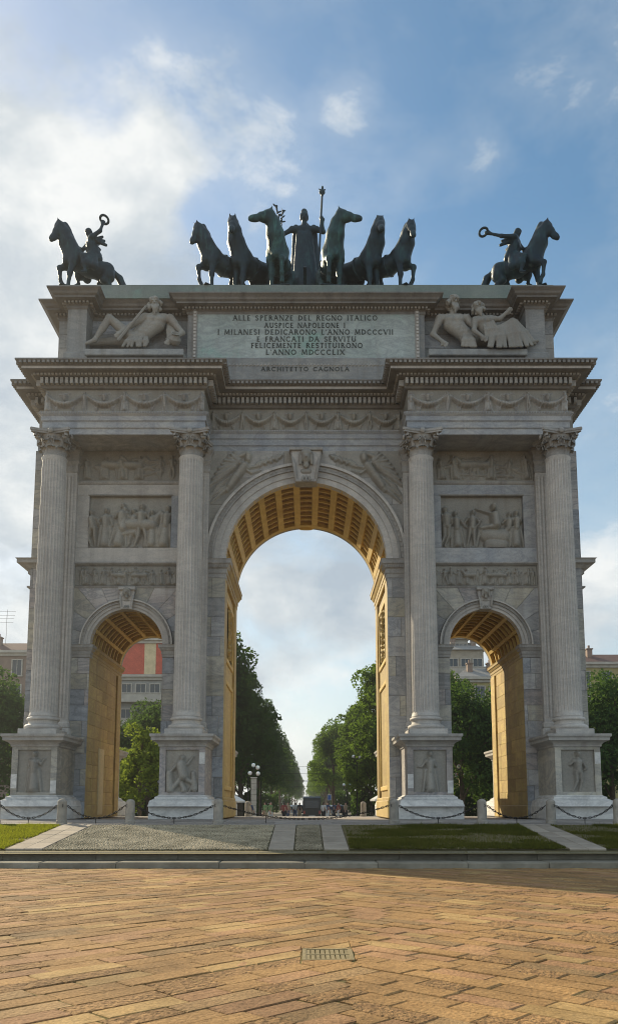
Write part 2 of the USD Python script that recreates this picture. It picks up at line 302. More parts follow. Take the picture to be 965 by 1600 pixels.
# ------------------------------------------------------------------ materials
MAT = {}
def mat(name, nodes, links, surface='p.BSDF'):
    MAT[name] = usdkit.material(stage, '/World/Looks/' + name, nodes, links, surface)
def marble(name, c0, c1, vein=(0.16, 0.17, 0.19), veins=0.35, stain=(0.20, 0.16, 0.12), stains=0.35, rough=0.62, vary=0.10, vscale=0.8, bump=0.25, patch=None):
    n = {'g': ('geometry', {}), 'oi': ('object_info', {}),
         'off': ('vector_math', {'math_type': 'scale', 'vector1': (37.0, 19.0, 53.0)}), 'pos': ('vector_math', {'math_type': 'add'}),
         'tone': ('noise_texture', {'scale': 0.55, 'detail': 5.0, 'roughness': 0.6}), 'tr': ('map_range', {'from_min': 0.35, 'from_max': 0.65, 'clamp': True}),
         'base': ('mix_color', {'a': c0, 'b': c1}),
         'vm': ('mapping', {'scale': (0.7, 0.7, 1.9), 'rotation': (0.2, 0.35, 0.1)}),
         'vn': ('noise_texture', {'scale': vscale, 'detail': 7.0, 'roughness': 0.62, 'distortion': 1.6}),
         'vr': ('rgb_ramp', {'ramp': [(0.40, (0, 0, 0)), (0.475, (veins,) * 3), (0.50, (veins * 1.3,) * 3), (0.53, (veins * .6,) * 3), (0.62, (0, 0, 0))]}),
         'vc': ('mix_color', {'b': vein}),
         'sm': ('mapping', {'scale': (1.9, 1.9, 0.16)}), 'sn': ('noise_texture', {'scale': 1.1, 'detail': 5.0, 'roughness': 0.65}),
         'sr': ('map_range', {'from_min': 0.48, 'from_max': 0.74, 'to_min': 0.0, 'to_max': stains, 'clamp': True}), 'sc': ('mix_color', {'b': stain}),
         'fn': ('noise_texture', {'scale': 16.0, 'detail': 4.0, 'roughness': 0.7}), 'fr': ('map_range', {'from_min': 0.3, 'from_max': 0.7, 'to_min': 0.86, 'to_max': 1.1}),
         'ov': ('map_range', {'from_min': 0.0, 'from_max': 1.0, 'to_min': 1.0 - vary, 'to_max': 1.0 + vary}), 'vv': ('math', {'math_type': 'multiply'}),
         'out': ('hsv', {'hue': 0.5, 'saturation': 1.0, 'fac': 1.0}),
         'b': ('bump', {'strength': bump, 'distance': 0.02}), 'p': ('principled_bsdf', {'roughness': rough, 'specular_ior_level': 0.3})}
    l = [('oi.random', 'off.scale'), ('g.position', 'pos.vector1'), ('off.vector', 'pos.vector2'), ('pos.vector', 'tone.vector'), ('tone.fac', 'tr.value'), ('tr.result', 'base.fac'),
         ('pos.vector', 'vm.vector'), ('vm.vector', 'vn.vector'), ('vn.fac', 'vr.fac'), ('vr.color', 'vc.fac'), ('base.result', 'vc.a'),
         ('g.position', 'sm.vector'), ('sm.vector', 'sn.vector'), ('sn.fac', 'sr.value'), ('sr.result', 'sc.fac'), ('vc.result', 'sc.a'),
         ('pos.vector', 'fn.vector'), ('fn.fac', 'fr.value'), ('oi.random', 'ov.value'), ('fr.result', 'vv.value1'), ('ov.result', 'vv.value2'), ('vv.value', 'out.value'),
         ('sc.result', 'out.color'), ('out.color', 'p.base_color'), ('fn.fac', 'b.height'), ('b.normal', 'p.normal')]
    if patch:
        n['pn'] = ('noise_texture', {'scale': 0.45, 'detail': 6.0, 'roughness': 0.7}); n['pr'] = ('map_range', {'from_min': 0.55, 'from_max': 0.66, 'to_max': 0.55, 'clamp': True}); n['pc'] = ('mix_color', {'b': patch})
        l = [x for x in l if x != ('vc.result', 'sc.a')] + [('g.position', 'pn.vector'), ('pn.fac', 'pr.value'), ('pr.result', 'pc.fac'), ('vc.result', 'pc.a'), ('pc.result', 'sc.a')]
    mat(name, n, l)
def simple(name, c0, c1, scale=3.0, rough=0.7, metallic=0.0, bump=0.3, dist=0.01, vary=0.08, spec=0.4, ramp=(0.35, 0.65), extra=None, bscale=None, stain=0.0):
    n = {'g': ('geometry', {}), 'oi': ('object_info', {}), 'off': ('vector_math', {'math_type': 'scale', 'vector1': (31.0, 17.0, 43.0)}), 'pos': ('vector_math', {'math_type': 'add'}),
         'n': ('noise_texture', {'scale': scale, 'detail': 6.0, 'roughness': 0.65}), 'r': ('map_range', {'from_min': ramp[0], 'from_max': ramp[1], 'clamp': True}), 'm': ('mix_color', {'a': c0, 'b': c1}),
         'ov': ('map_range', {'to_min': 1 - vary, 'to_max': 1 + vary}), 'h': ('hsv', {'fac': 1.0}), 'n2': ('noise_texture', {'scale': bscale or scale * 7, 'detail': 4.0}),
         'b': ('bump', {'strength': bump, 'distance': dist}), 'p': ('principled_bsdf', {'roughness': rough, 'metallic': metallic, 'specular_ior_level': spec, **(extra or {})})}
    l = [('oi.random', 'off.scale'), ('g.position', 'pos.vector1'), ('off.vector', 'pos.vector2'), ('pos.vector', 'n.vector'), ('n.fac', 'r.value'), ('r.result', 'm.fac'), ('oi.random', 'ov.value'),
         ('m.result', 'h.color'), ('ov.result', 'h.value'), ('h.color', 'p.base_color'), ('pos.vector', 'n2.vector'), ('n2.fac', 'b.height'), ('b.normal', 'p.normal')]
    if stain:                                                 # dirt that runs across the stones
        n['gn'] = ('noise_texture', {'scale': 0.55, 'detail': 6.0, 'roughness': 0.7}); n['gr'] = ('map_range', {'from_min': .36, 'from_max': .62, 'to_min': 1 - stain, 'to_max': 1.08, 'clamp': True}); n['gm'] = ('math', {'math_type': 'multiply'})
        n['fs'] = ('noise_texture', {'scale': 38.0, 'detail': 5.0, 'roughness': 0.75}); n['fr'] = ('map_range', {'from_min': .36, 'from_max': .60, 'to_min': .66, 'to_max': 1.10, 'clamp': True}); n['fm'] = ('math', {'math_type': 'multiply'})
        l = [x for x in l if x[1] != 'h.value'] + [('g.position', 'gn.vector'), ('gn.fac', 'gr.value'), ('gr.result', 'gm.value1'), ('ov.result', 'gm.value2'), ('pos.vector', 'fs.vector'), ('fs.fac', 'fr.value'), ('fr.result', 'fm.value1'), ('gm.value', 'fm.value2'), ('fm.value', 'h.value')]
    mat(name, n, l)

marble('marble_column', (0.441, 0.417, 0.381), (0.527, 0.495, 0.450), veins=0.18, stains=0.48, stain=(0.25, 0.23, 0.21), vary=0.07)
marble('marble_trim', (0.312, 0.298, 0.274), (0.390, 0.372, 0.339), veins=0.22, stains=0.68, stain=(0.17, 0.15, 0.13), vary=0.11)
marble('marble_band', (0.328, 0.353, 0.381), (0.443, 0.435, 0.417), veins=0.30, stains=0.45, stain=(0.18, 0.19, 0.22), vary=0.11)
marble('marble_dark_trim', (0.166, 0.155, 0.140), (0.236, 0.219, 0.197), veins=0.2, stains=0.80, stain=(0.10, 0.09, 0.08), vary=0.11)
marble('marble_relief', (0.274, 0.259, 0.225), (0.359, 0.338, 0.290), veins=0.12, stains=0.52, stain=(0.20, 0.17, 0.14), vary=0.11, bump=0.35)
marble('marble_statue', (0.231, 0.221, 0.194), (0.310, 0.297, 0.263), veins=0.08, stains=0.68, stain=(0.22, 0.19, 0.16), vary=0.07, bump=0.3)
marble('marble_block_grey', (0.302, 0.299, 0.290), (0.408, 0.399, 0.381), veins=0.42, stains=0.52, vary=0.16)
marble('marble_block_cream', (0.391, 0.363, 0.290), (0.462, 0.435, 0.371), veins=0.40, stains=0.48, vary=0.16)
marble('marble_block_blue', (0.276, 0.299, 0.326), (0.382, 0.390, 0.398), veins=0.5, stains=0.45, vary=0.16)
marble('marble_block_rose', (0.373, 0.326, 0.300), (0.443, 0.418, 0.391), veins=0.5, stains=0.45, vary=0.16)
marble('marble_attic', (0.259, 0.266, 0.258), (0.344, 0.338, 0.314), veins=0.35, stains=0.75, stain=(0.18, 0.16, 0.14), vary=0.11)
marble('marble_panel', (0.31, 0.37, 0.35), (0.41, 0.46, 0.44), veins=0.30, stains=0.18, vary=0.05, patch=(0.22, 0.40, 0.34))
marble('marble_white', (0.594, 0.589, 0.562), (0.700, 0.685, 0.648), veins=0.25, stains=0.2, vary=0.05)
marble('copper_stained_stone', (0.15, 0.19, 0.17), (0.22, 0.25, 0.22), veins=0.2, stains=0.5, stain=(0.12, 0.14, 0.13), vary=0.06, patch=(0.20, 0.34, 0.28))
marble('glow_tinted_pale', (0.66, 0.54, 0.30), (0.72, 0.60, 0.36), veins=0.1, stains=0.2, vary=0.04)  # pale slab with the passage's warm glow mixed into its colour
marble('glow_tinted_stone', (0.392, 0.292, 0.100), (0.498, 0.380, 0.145), vein=(0.33, 0.22, 0.10), veins=0.5, stains=0.55, stain=(0.24, 0.17, 0.09), vary=0.18)  # warm sun and bounced glow painted into the passage stone's colour
marble('glow_tinted_rib', (0.530, 0.374, 0.120), (0.636, 0.473, 0.170), vein=(0.36, 0.24, 0.1), veins=0.2, stains=0.3, stain=(0.3, 0.2, 0.1), vary=0.06)  # ribs: light bounced up from the ground is put into this gold
marble('glow_tinted_coffer', (0.27, 0.165, 0.065), (0.37, 0.24, 0.10), vein=(0.2, 0.13, 0.07), veins=0.2, stains=0.4, stain=(0.2, 0.13, 0.06), vary=0.12)  # coffers: same bounced glow in the colour, kept browner than the ribs
def bronze(name, c0, c1, green, amt):
    mat(name, {'g': ('geometry', {}), 'n': ('noise_texture', {'scale': 1.6, 'detail': 6.0, 'roughness': .65}), 'r': ('map_range', {'from_min': .38, 'from_max': .62, 'clamp': True}), 'm': ('mix_color', {'a': c0, 'b': c1}), 'mp': ('mapping', {'scale': (2.2, 2.2, .45)}), 'sn': ('noise_texture', {'scale': 2.0, 'detail': 7.0, 'roughness': .7}),
               'sr': ('map_range', {'from_min': .52, 'from_max': .72, 'to_max': amt, 'clamp': True}), 'sm': ('mix_color', {'b': green}), 'n2': ('noise_texture', {'scale': 14.0, 'detail': 4.0}), 'b': ('bump', {'strength': .4, 'distance': .03}), 'rr': ('map_range', {'from_min': .3, 'from_max': .7, 'to_min': .38, 'to_max': .62}), 'p': ('principled_bsdf', {'metallic': .45})},
        [('g.position', 'n.vector'), ('n.fac', 'r.value'), ('r.result', 'm.fac'), ('g.position', 'mp.vector'), ('mp.vector', 'sn.vector'), ('sn.fac', 'sr.value'), ('sr.result', 'sm.fac'), ('m.result', 'sm.a'), ('sm.result', 'p.base_color'), ('g.position', 'n2.vector'), ('n2.fac', 'b.height'), ('b.normal', 'p.normal'), ('n.fac', 'rr.value'), ('rr.result', 'p.roughness')])
bronze('bronze', (0.006, 0.015, 0.024), (0.014, 0.034, 0.046), (.05, .13, .12), .45)
bronze('bronze_green', (0.009, 0.026, 0.032), (0.024, 0.065, 0.065), (.08, .22, .19), .65)
simple('letter_bronze', (0.028, 0.034, 0.032), (0.05, 0.06, 0.055), rough=0.6, metallic=0.2)
for nm, a, b, d in (('paver_gold', (0.329, 0.188, 0.072), (0.403, 0.240, 0.099), .010), ('paver_rose', (0.311, 0.170, 0.082), (0.375, 0.218, 0.107), .010), ('paver_pale', (0.367, 0.231, 0.090), (0.421, 0.279, 0.120), .007), ('paver_grey', (0.275, 0.170, 0.077), (0.339, 0.218, 0.102), .013)):
    simple(nm, a, b, scale=4.0, rough=0.88, bump=0.7, dist=d * 2.2, vary=0.17, spec=0.2, bscale=26, stain=.34)
simple('paver_chiselled', (0.238, 0.135, 0.060), (0.385, 0.231, 0.099), scale=14.0, rough=0.9, bump=1.0, dist=0.045, vary=0.1, spec=0.2, bscale=20, stain=.34)
simple('paver_far', (0.284, 0.166, 0.069), (0.385, 0.231, 0.095), scale=2.5, rough=0.9, bump=0.8, dist=0.03, vary=0, spec=0.2, stain=.34)
simple('joint_moss', (0.13, 0.10, 0.045), (0.17, 0.15, 0.05), scale=1.2, rough=0.95, bump=0.6, dist=0.02, spec=0.1)
simple('step_stone', (0.17, 0.155, 0.12), (0.27, 0.25, 0.20), scale=1.6, rough=0.85, bump=0.5, dist=0.02, vary=0.14, spec=0.2)
simple('path_stone', (0.29, 0.25, 0.20), (0.38, 0.33, 0.27), scale=2.0, rough=0.85, bump=0.4, dist=0.015, vary=0.12, spec=0.2)
simple('platform_stone', (0.20, 0.18, 0.165), (0.31, 0.28, 0.25), scale=1.4, rough=0.8, bump=0.4, dist=0.01, vary=0.16, spec=0.25)
simple('pebble', (0.155, 0.132, 0.085), (0.34, 0.29, 0.20), scale=1.5, rough=0.8, bump=0.2, vary=0.35, spec=0.3)
simple('pebble_bed', (0.085, 0.08, 0.04), (0.14, 0.125, 0.07), scale=9.0, rough=0.95, bump=0.5, dist=0.02)
simple('soil', (0.10, 0.085, 0.03), (0.15, 0.12, 0.05), scale=3.0, rough=0.95, bump=0.6, dist=0.02)
simple('asphalt', (0.14, 0.125, 0.10), (0.21, 0.19, 0.155), scale=0.8, rough=0.92, bump=0.3, vary=0.0)
simple('bollard_stone', (0.25, 0.23, 0.20), (0.36, 0.33, 0.28), scale=5.0, rough=0.85, bump=0.5, dist=0.012, vary=0.15, spec=0.2)
simple('iron', (0.018, 0.018, 0.018), (0.04, 0.034, 0.028), scale=12, rough=0.6, metallic=0.5)
simple('grate_iron', (0.23, 0.185, 0.095), (0.31, 0.245, 0.13), scale=12, rough=0.6, metallic=0.4)
simple('bark', (0.06, 0.045, 0.03), (0.12, 0.09, 0.06), scale=6, rough=0.95, bump=0.8, dist=0.03)
def leaf(name, a, b, t):
    n = {'g': ('geometry', {}), 'oi': ('object_info', {}), 'n': ('noise_texture', {'scale': 0.9, 'detail': 3.0}), 'r': ('map_range', {'from_min': .35, 'from_max': .65, 'clamp': True}), 'm': ('mix_color', {'a': a, 'b': b}),
         'ov': ('map_range', {'to_min': .8, 'to_max': 1.2}), 'iv': ('map_range', {'to_min': .75, 'to_max': 1.25}), 'mu': ('math', {'math_type': 'multiply'}), 'h': ('hsv', {'fac': 1.0}),
         'p': ('principled_bsdf', {'roughness': .85, 'specular_ior_level': .08}), 't': ('translucent_bsdf', {'color': t}), 'mx': ('mix_closure', {'fac': .3})}
    mat(name, n, [('g.position', 'n.vector'), ('n.fac', 'r.value'), ('r.result', 'm.fac'), ('oi.random', 'ov.value'), ('g.random_per_island', 'iv.value'), ('ov.result', 'mu.value1'), ('iv.result', 'mu.value2'), ('m.result', 'h.color'), ('mu.value', 'h.value'),
                  ('h.color', 'p.base_color'), ('p.BSDF', 'mx.closure1'), ('t.BSDF', 'mx.closure2')], 'mx.closure')
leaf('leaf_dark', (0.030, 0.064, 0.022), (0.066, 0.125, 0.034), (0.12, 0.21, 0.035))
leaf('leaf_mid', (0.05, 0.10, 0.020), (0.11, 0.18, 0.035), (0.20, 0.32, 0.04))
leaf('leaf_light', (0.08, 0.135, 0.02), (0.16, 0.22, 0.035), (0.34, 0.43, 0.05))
leaf('grass_blade', (0.10, 0.125, 0.014), (0.24, 0.25, 0.035), (0.42, 0.46, 0.03))
leaf('grass_worn_shade', (0.065, 0.078, 0.014), (0.145, 0.140, 0.030), (0.22, 0.23, 0.03))  # thin worn lawn; the arch's shade is also mixed into these darker blades
def plain(name, c, rough=0.6, metallic=0.0, **kw):
    simple(name, tuple(x * .85 for x in c), tuple(x * 1.1 for x in c), scale=kw.pop('scale', 1.5), rough=rough, metallic=metallic, bump=kw.pop('bump', .1), vary=kw.pop('vary', .04), **kw)
for nm, c in (('wall_brown', (.24, .17, .13)), ('wall_red', (.50, .09, .05)), ('wall_cream', (.58, .46, .27)), ('wall_grey', (.30, .29, .27)), ('wall_beige', (.36, .31, .24)), ('wall_olive', (.36, .30, .13)), ('roof_tile', (.17, .10, .08)), ('trim_pale', (.42, .38, .32)),
              ('cloth_white', (.55, .55, .53)), ('cloth_red', (.26, .07, .06)), ('cloth_blue', (.06, .08, .14)), ('cloth_dark', (.025, .025, .03)), ('cloth_green', (.16, .26, .10)), ('cloth_tan', (.35, .27, .18)), ('skin', (.46, .28, .20)), ('hair', (.04, .025, .018)),
              ('van_paint', (.020, .024, .026)), ('car_white', (.6, .6, .6)), ('rubber', (.02, .02, .02)), ('sign_blue', (.05, .10, .30))):
    plain(nm, c, rough=.3 if nm in ('van_paint', 'car_white') else .8)
mat('window_glass', {'p': ('principled_bsdf', {'base_color': (.03, .035, .04), 'roughness': .12, 'specular_ior_level': .6}), 'g': ('geometry', {}), 'n': ('noise_texture', {'scale': .7}), 'b': ('bump', {'strength': .05, 'distance': .05})},
    [('g.position', 'n.vector'), ('n.fac', 'b.height'), ('b.normal', 'p.normal')])
mat('globe_glass', {'p': ('principled_bsdf', {'base_color': (.72, .72, .68), 'roughness': .25, 'subsurface_weight': .3, 'subsurface_scale': .1})}, [])
# ------------------------------------------------------------------ measuring: a point of the photograph on the upright plane at depth y
def at(u, v, y):
    s, c = math.sin(math.radians(TILT)), math.cos(math.radians(TILT)); d = CAM_D + y; t = (1079.9 - v) / FPX
    z = d * (s + t * c) / (c - t * s); return (u - 478.0) * (d * c + z * s) / FPX, z + CAM_Z
rng = np.random.default_rng(7)
R = random.Random(11)

# ------------------------------------------------------------------ the ground
YK1, YK2, ZK1, ZK2 = -12.1, -11.1, -0.815, -0.625            # the two steps up from the street
YP, ZP = -5.6, -0.05                                          # front edge of the stone platform
def slope(y): return ZK2 + (ZP - 0.03 - ZK2) * np.clip((y - YK2) / (YP - YK2), 0, 1)
struct('ground', bx(-900, 900, -400, 1600, -1.6, -0.99), 'asphalt')
g = grid_mesh(np.array([[(x, y, slope(y) - .03) for x in (-40, 40)] for y in np.linspace(YK2 - .3, YP + .1, 8)]))
struct('bank', g, 'soil')
struct('plaza', bx(-40, 40, 12.5, 34, -1.1, -0.93), 'path_stone')

# ------------------------------------------------------------------ the triumphal arch
YW, YB = 2.6, 8.6                                             # front and back walls
XO, XI = 10.62, 4.84                                          # outer and inner columns
R1, Z1, R2, Z2, XS = 3.5, 11.13, 1.55, 7.36, 7.70              # great and small openings
arch = thing('triumphal_arch', 'huge pale marble triumphal arch with three openings, four fluted columns and bronze statues on top', 'arch')
def opening(cx, r, zs, grow=0.0, z0=-1.0):
    a = np.linspace(0, PI, 49); rr = r + grow
    return Polygon([(cx + rr, z0)] + [(cx + rr * math.cos(t), zs + rr * math.sin(t)) for t in a] + [(cx - rr, z0)])
HOLES = unary_union([opening(0, R1, Z1), opening(-XS, R2, Z2), opening(XS, R2, Z2)])
BIG = unary_union([opening(0, R1, Z1, .24), opening(-XS, R2, Z2, .24), opening(XS, R2, Z2, .24)])
obj('wall_core', extrude_xz(sbox(-11.9, 0, 11.9, 16.2).difference(BIG), YW + .16, YB - .01), 'marble_trim', arch)
def footprint(bx_, y0, y1, pro):
    f = [(-bx_, y0)]; b = []
    for xa, xb, d in pro:
        f += [(xa, y0), (xa, y0 - d), (xb, y0 - d), (xb, y0)]; b += [(xa, y1), (xa, y1 + d), (xb, y1 + d), (xb, y1)]
    return f + [(bx_, y0), (bx_, y1)] + b[::-1] + [(-bx_, y1)]
FP = footprint(11.95, YW, YB, [(-11.15, -4.27, 1.75), (4.27, 11.15, 1.75)])
obj('architrave', sweep(FP, [(-.05, 16.1), (-.05, 16.36), (0, 16.38), (0, 16.66), (.05, 16.68), (.05, 16.88), (.13, 16.95), (.13, 17.04)]), 'marble_band', arch)
obj('frieze', sweep(FP, [(-.06, 17.04), (-.06, 18.1)]), 'marble_relief', arch)
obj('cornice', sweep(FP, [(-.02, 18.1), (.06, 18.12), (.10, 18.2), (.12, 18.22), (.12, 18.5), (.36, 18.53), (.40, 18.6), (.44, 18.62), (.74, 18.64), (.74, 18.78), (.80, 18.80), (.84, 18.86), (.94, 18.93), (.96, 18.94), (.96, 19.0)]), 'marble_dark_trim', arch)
def edges(fp, out, ymax=YB):
    p = np.array(fp); n = len(p); res = []
    for i in range(n):
        a, b = p[i], p[(i + 1) % n]; e = (b - a) / np.linalg.norm(b - a); m = np.array([e[1], -e[0]])
        if m[1] > .5 or max(a[1], b[1]) > ymax + .01: continue
        pv, nx = p[i - 1], p[(i + 2) % n]; e0 = (a - pv) / np.linalg.norm(a - pv); e1 = (nx - b) / np.linalg.norm(nx - b)
        ext = lambda c: out if c > 0 else -out
        res.append((a + m * out - e * ext(e0[0] * e[1] - e0[1] * e[0]), b + m * out + e * ext(e[0] * e1[1] - e[1] * e1[0]), e, m))
    return res
def tooth_row(fp, o0, o1, z0, z1, w, pitch):
    ms = []
    for a, b, e, m in edges(fp, o0):
        L = np.linalg.norm(b - a); n = int(L / pitch)
        for i in range(n):
            c = a + e * (i + .5) * L / n; q = [c - e * w / 2 - m * .02, c + e * w / 2 - m * .02, c + e * w / 2 + m * (o1 - o0), c - e * w / 2 + m * (o1 - o0)]
            x, y = np.array(q).T; ms.append(bx(x.min(), x.max(), y.min(), y.max(), z0, z1))
    return cat(ms)
tag(obj('dentil_row', tooth_row(FP, .12, .32, 18.23, 18.49, .12, .205), 'marble_trim', arch), kind='stuff')
tag(obj('egg_moulding', tooth_row(FP, .38, .45, 18.54, 18.615, .10, .155), 'marble_trim', arch), kind='stuff')
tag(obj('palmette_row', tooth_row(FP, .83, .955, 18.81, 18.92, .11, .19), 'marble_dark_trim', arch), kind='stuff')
obj('corona_band', sweep(FP, [(.735, 18.66), (.745, 18.66), (.745, 18.76), (.735, 18.76)], caps=False), 'marble_column', arch)
tag(obj('bead_row', tooth_row(FP, .13, .16, 16.97, 17.02, .06, .11), 'marble_trim', arch), kind='stuff')

# frieze reliefs: putti and swags
def swag_frieze(w, n, seed, h=.95):
    r = np.random.default_rng(seed); c = []; s = w / n
    for i in range(n):
        x0, x1 = -w / 2 + i * s, -w / 2 + (i + 1) * s; c += swag2d(x0 + .1, x1 - .1, .26, .42, .085); c += [(x0 + s / 2, .2, x0 + s / 2, .08, .13, .09, .8), (x0 + s * .35, .3, x0 + s * .62, .36, .03, .03, .8)]
        for q in (.3, .7): c += [(x0 + s * q, -.3, x0 + s * (q + .08), -.1, .05, .02, .8), (x0 + s * q, -.36, x0 + s * q - .1, -.2, .05, .02, .7)]
    for i in range(n + 1): c += fig(-w / 2 + i * s + (0.12 if i == 0 else -.12 if i == n else 0), -.44, .88, r, robe=i % 2 == 0, s=1.05)
    return relief(w, h, c, res=.034, back=False, seed=seed)
for i, (x0, x1, y, n) in enumerate(((-11.1, -4.32, YW - 1.75 + .06, 4), (4.32, 11.1, YW - 1.75 + .06, 4), (-4.25, 4.25, YW + .06, 6))):
    m = swag_frieze(x1 - x0, n, 20 + i); m.apply_translation(((x0 + x1) / 2, y, 17.56)); obj('swag_relief', m, 'marble_relief' if i == 2 else 'marble_trim', arch)

# ---- columns and pedestals
def shaft_mesh(z0, z1, r0, r1, flutes=24):
    a = np.linspace(0, 2 * PI, flutes * 8, endpoint=False); ph = (a * flutes / (2 * PI)) % 1
    fl = np.where((ph > .14) & (ph < .86), np.sin(PI * np.clip((ph - .14) / .72, 0, 1)), 0) ** .7
    rows = []
    for t in [0, .006, .012, .022, .03] + list(np.linspace(.05, .95, 12)) + [.97, .978, .988, .994, 1]:
        r = r0 + (r1 - r0) * (t ** 1.7); f = 0.085 * r * min(1, max(0, (t - .012) / .012)) * min(1, max(0, (.988 - t) / .01))
        rr = r - f * fl
        if t <= .012: rr = rr + .04 * (1 - t / .012)
        if t >= .988: rr = rr + .035 * ((t - .988) / .012)
        rows.append(np.stack([rr * np.cos(a), rr * np.sin(a), np.full_like(a, z0 + (z1 - z0) * t)], -1))
    return grid_mesh(np.array(rows), True)
def leaf_strip(h, w, curl, out, n=7, m=5):
    """An acanthus leaf standing up and rolling outwards: x across, y out."""
    P = np.zeros((n, m, 3))
    for i in range(n):
        t = i / (n - 1); wz = w * (.75 + .5 * math.sin(PI * t)) * (1 if t < .85 else .7); z = h * min(t * 1.12, 1) - (max(0, t - .84) * 1.0 * h); y = out * t ** 2 + (curl * max(0, (t - .62) / .38) ** 1.5)
        for j in range(m):
            s = j / (m - 1) * 2 - 1; P[i, j] = (s * wz / 2, y - .05 * s * s * (1 - t) - .03 * abs(s) * (j % 2), z + (.03 if j % 2 else 0))
    a = grid_mesh(P); Q = P.copy(); Q[..., 1] -= .05; b = grid_mesh(Q); b.invert(); return cat(a, b)
def capital_mesh():
    ms = [lathe([(.47, 0), (.47, .3), (.50, .62), (.58, .86), (.62, .95)], 32)]
    for row, (h, z, n, r, w, cu) in enumerate(((.42, .02, 8, .46, .34, .17), (.72, .02, 8, .47, .34, .20))):
        for i in range(n):
            l = leaf_strip(h, w, cu, .06); l.apply_translation((0, r, z)); l.apply_transform(trimesh.transformations.rotation_matrix(2 * PI * (i + .5 * row) / n, [0, 0, 1])); ms.append(l)
    for i in range(4):                                       # corner volutes and the little inner ones
        a = PI / 4 + i * PI / 2; t = np.linspace(0, 2.6 * PI, 22); rad = .15 * (1 - t / (3.4 * PI)); cx, cz = .80, .86
        pts = [(.50, 0, .50), (.58, 0, .78)] + [(cx - rad[k] * math.cos(t[k] + .6), 0, cz + rad[k] * math.sin(t[k] + .6)) for k in range(22)]
        v = tube(pts, .055, 6); v.vertices[:, 1] *= 1.6; v.apply_transform(trimesh.transformations.rotation_matrix(a, [0, 0, 1])); ms.append(v)
        for s in (-1, 1):
            tt = np.linspace(0, 2.2 * PI, 14); rr = .085 * (1 - tt / (3 * PI)); pts = [(.56, s * .12, .55)] + [(.60, s * (.12 - rr[k] * math.sin(tt[k])), .80 - rr[k] * math.cos(tt[k])) for k in range(14)]
            v = tube(pts, .03, 5); v.apply_transform(trimesh.transformations.rotation_matrix(i * PI / 2, [0, 0, 1])); ms.append(v)
        f = trimesh.creation.icosphere(1, .12); f.apply_scale((.6, 1, 1)); f.apply_translation((.70, 0, 1.05)); f.apply_transform(trimesh.transformations.rotation_matrix(i * PI / 2, [0, 0, 1])); ms.append(f)
    ab = []
    for i in range(4):
        p0, p1 = np.array([.88, -.88]), np.array([.88, .88])
        for t in np.linspace(0.06, .94, 9):
            q = p0 + (p1 - p0) * t; q[0] -= .26 * math.sin(PI * t); c, s = math.cos(i * PI / 2), math.sin(i * PI / 2); ab.append((q[0] * c - q[1] * s, q[0] * s + q[1] * c))
    for s, z0, z1 in ((.96, .96, 1.04), (1.0, 1.04, 1.14)):
        m = trimesh.creation.extrude_polygon(Polygon(np.array(ab) * s), z1 - z0, engine='earcut'); m.apply_translation((0, 0, z0)); ms.append(m)
    return cat(ms)
def torus_prof(z, r, h, n=6): return [(r + h / 2 * math.sin(PI * i / n), z + h / 2 - h / 2 * math.cos(PI * i / n)) for i in range(n + 1)]
ZC = 3.31
col = sub('column', arch, (-XO, 1.0, ZC))
obj('column_plinth', cbx(-.76, .76, -.76, .76, 0, .24, .02), 'marble_column', col)
obj('column_base', lathe([(.6, .24)] + torus_prof(.24, .64, .2) + [(.60, .46), (.57, .54), (.59, .60)] + torus_prof(.60, .58, .14) + [(.58, .76), (.55, .80)], 40), 'marble_column', col, 40)
obj('shaft', shaft_mesh(.78, 11.72, .545, .495), 'marble_column', col)
cp = capital_mesh(); cp.apply_translation((0, 0, 11.66)); obj('capital', cp, 'marble_trim', col, 50)
for x, y in ((-XI, 1.0), (XI, 1.0), (XO, 1.0)): dup(col, (x, y, ZC), parent=arch)
for x in (-XO, -XI, XI, XO): dup(col, (x, 10.2, ZC), PI, parent=arch)
def pedestal_relief(kind, seed):
    r = np.random.default_rng(seed); c = fig(0, -.82, 1.6, r, robe=kind == 1, s=.75)
    if kind == 2:
        c = [(-.05, .25, .05, -.2, .2, .2, .7), (0, .5, 0, .46, .12, .11, .9), (.0, -.25, -.42, -.75, .13, .09, .7), (.05, -.25, .45, -.5, .12, .08, .7), (.45, -.5, .3, -.8, .08, .06, .7), (-.2, .25, -.5, -.1, .08, .06, .8), (.2, .25, .42, .55, .07, .05, .8),
             (-.5, -.1, -.45, -.75, .14, .17, .5), (.42, -.1, .5, -.7, .1, .14, .5), (-.1, -.3, .1, -.75, .1, .12, .6), (.02, -.3, .02, -.8, .05, .06, 1.0)]
    return c
PED = {}
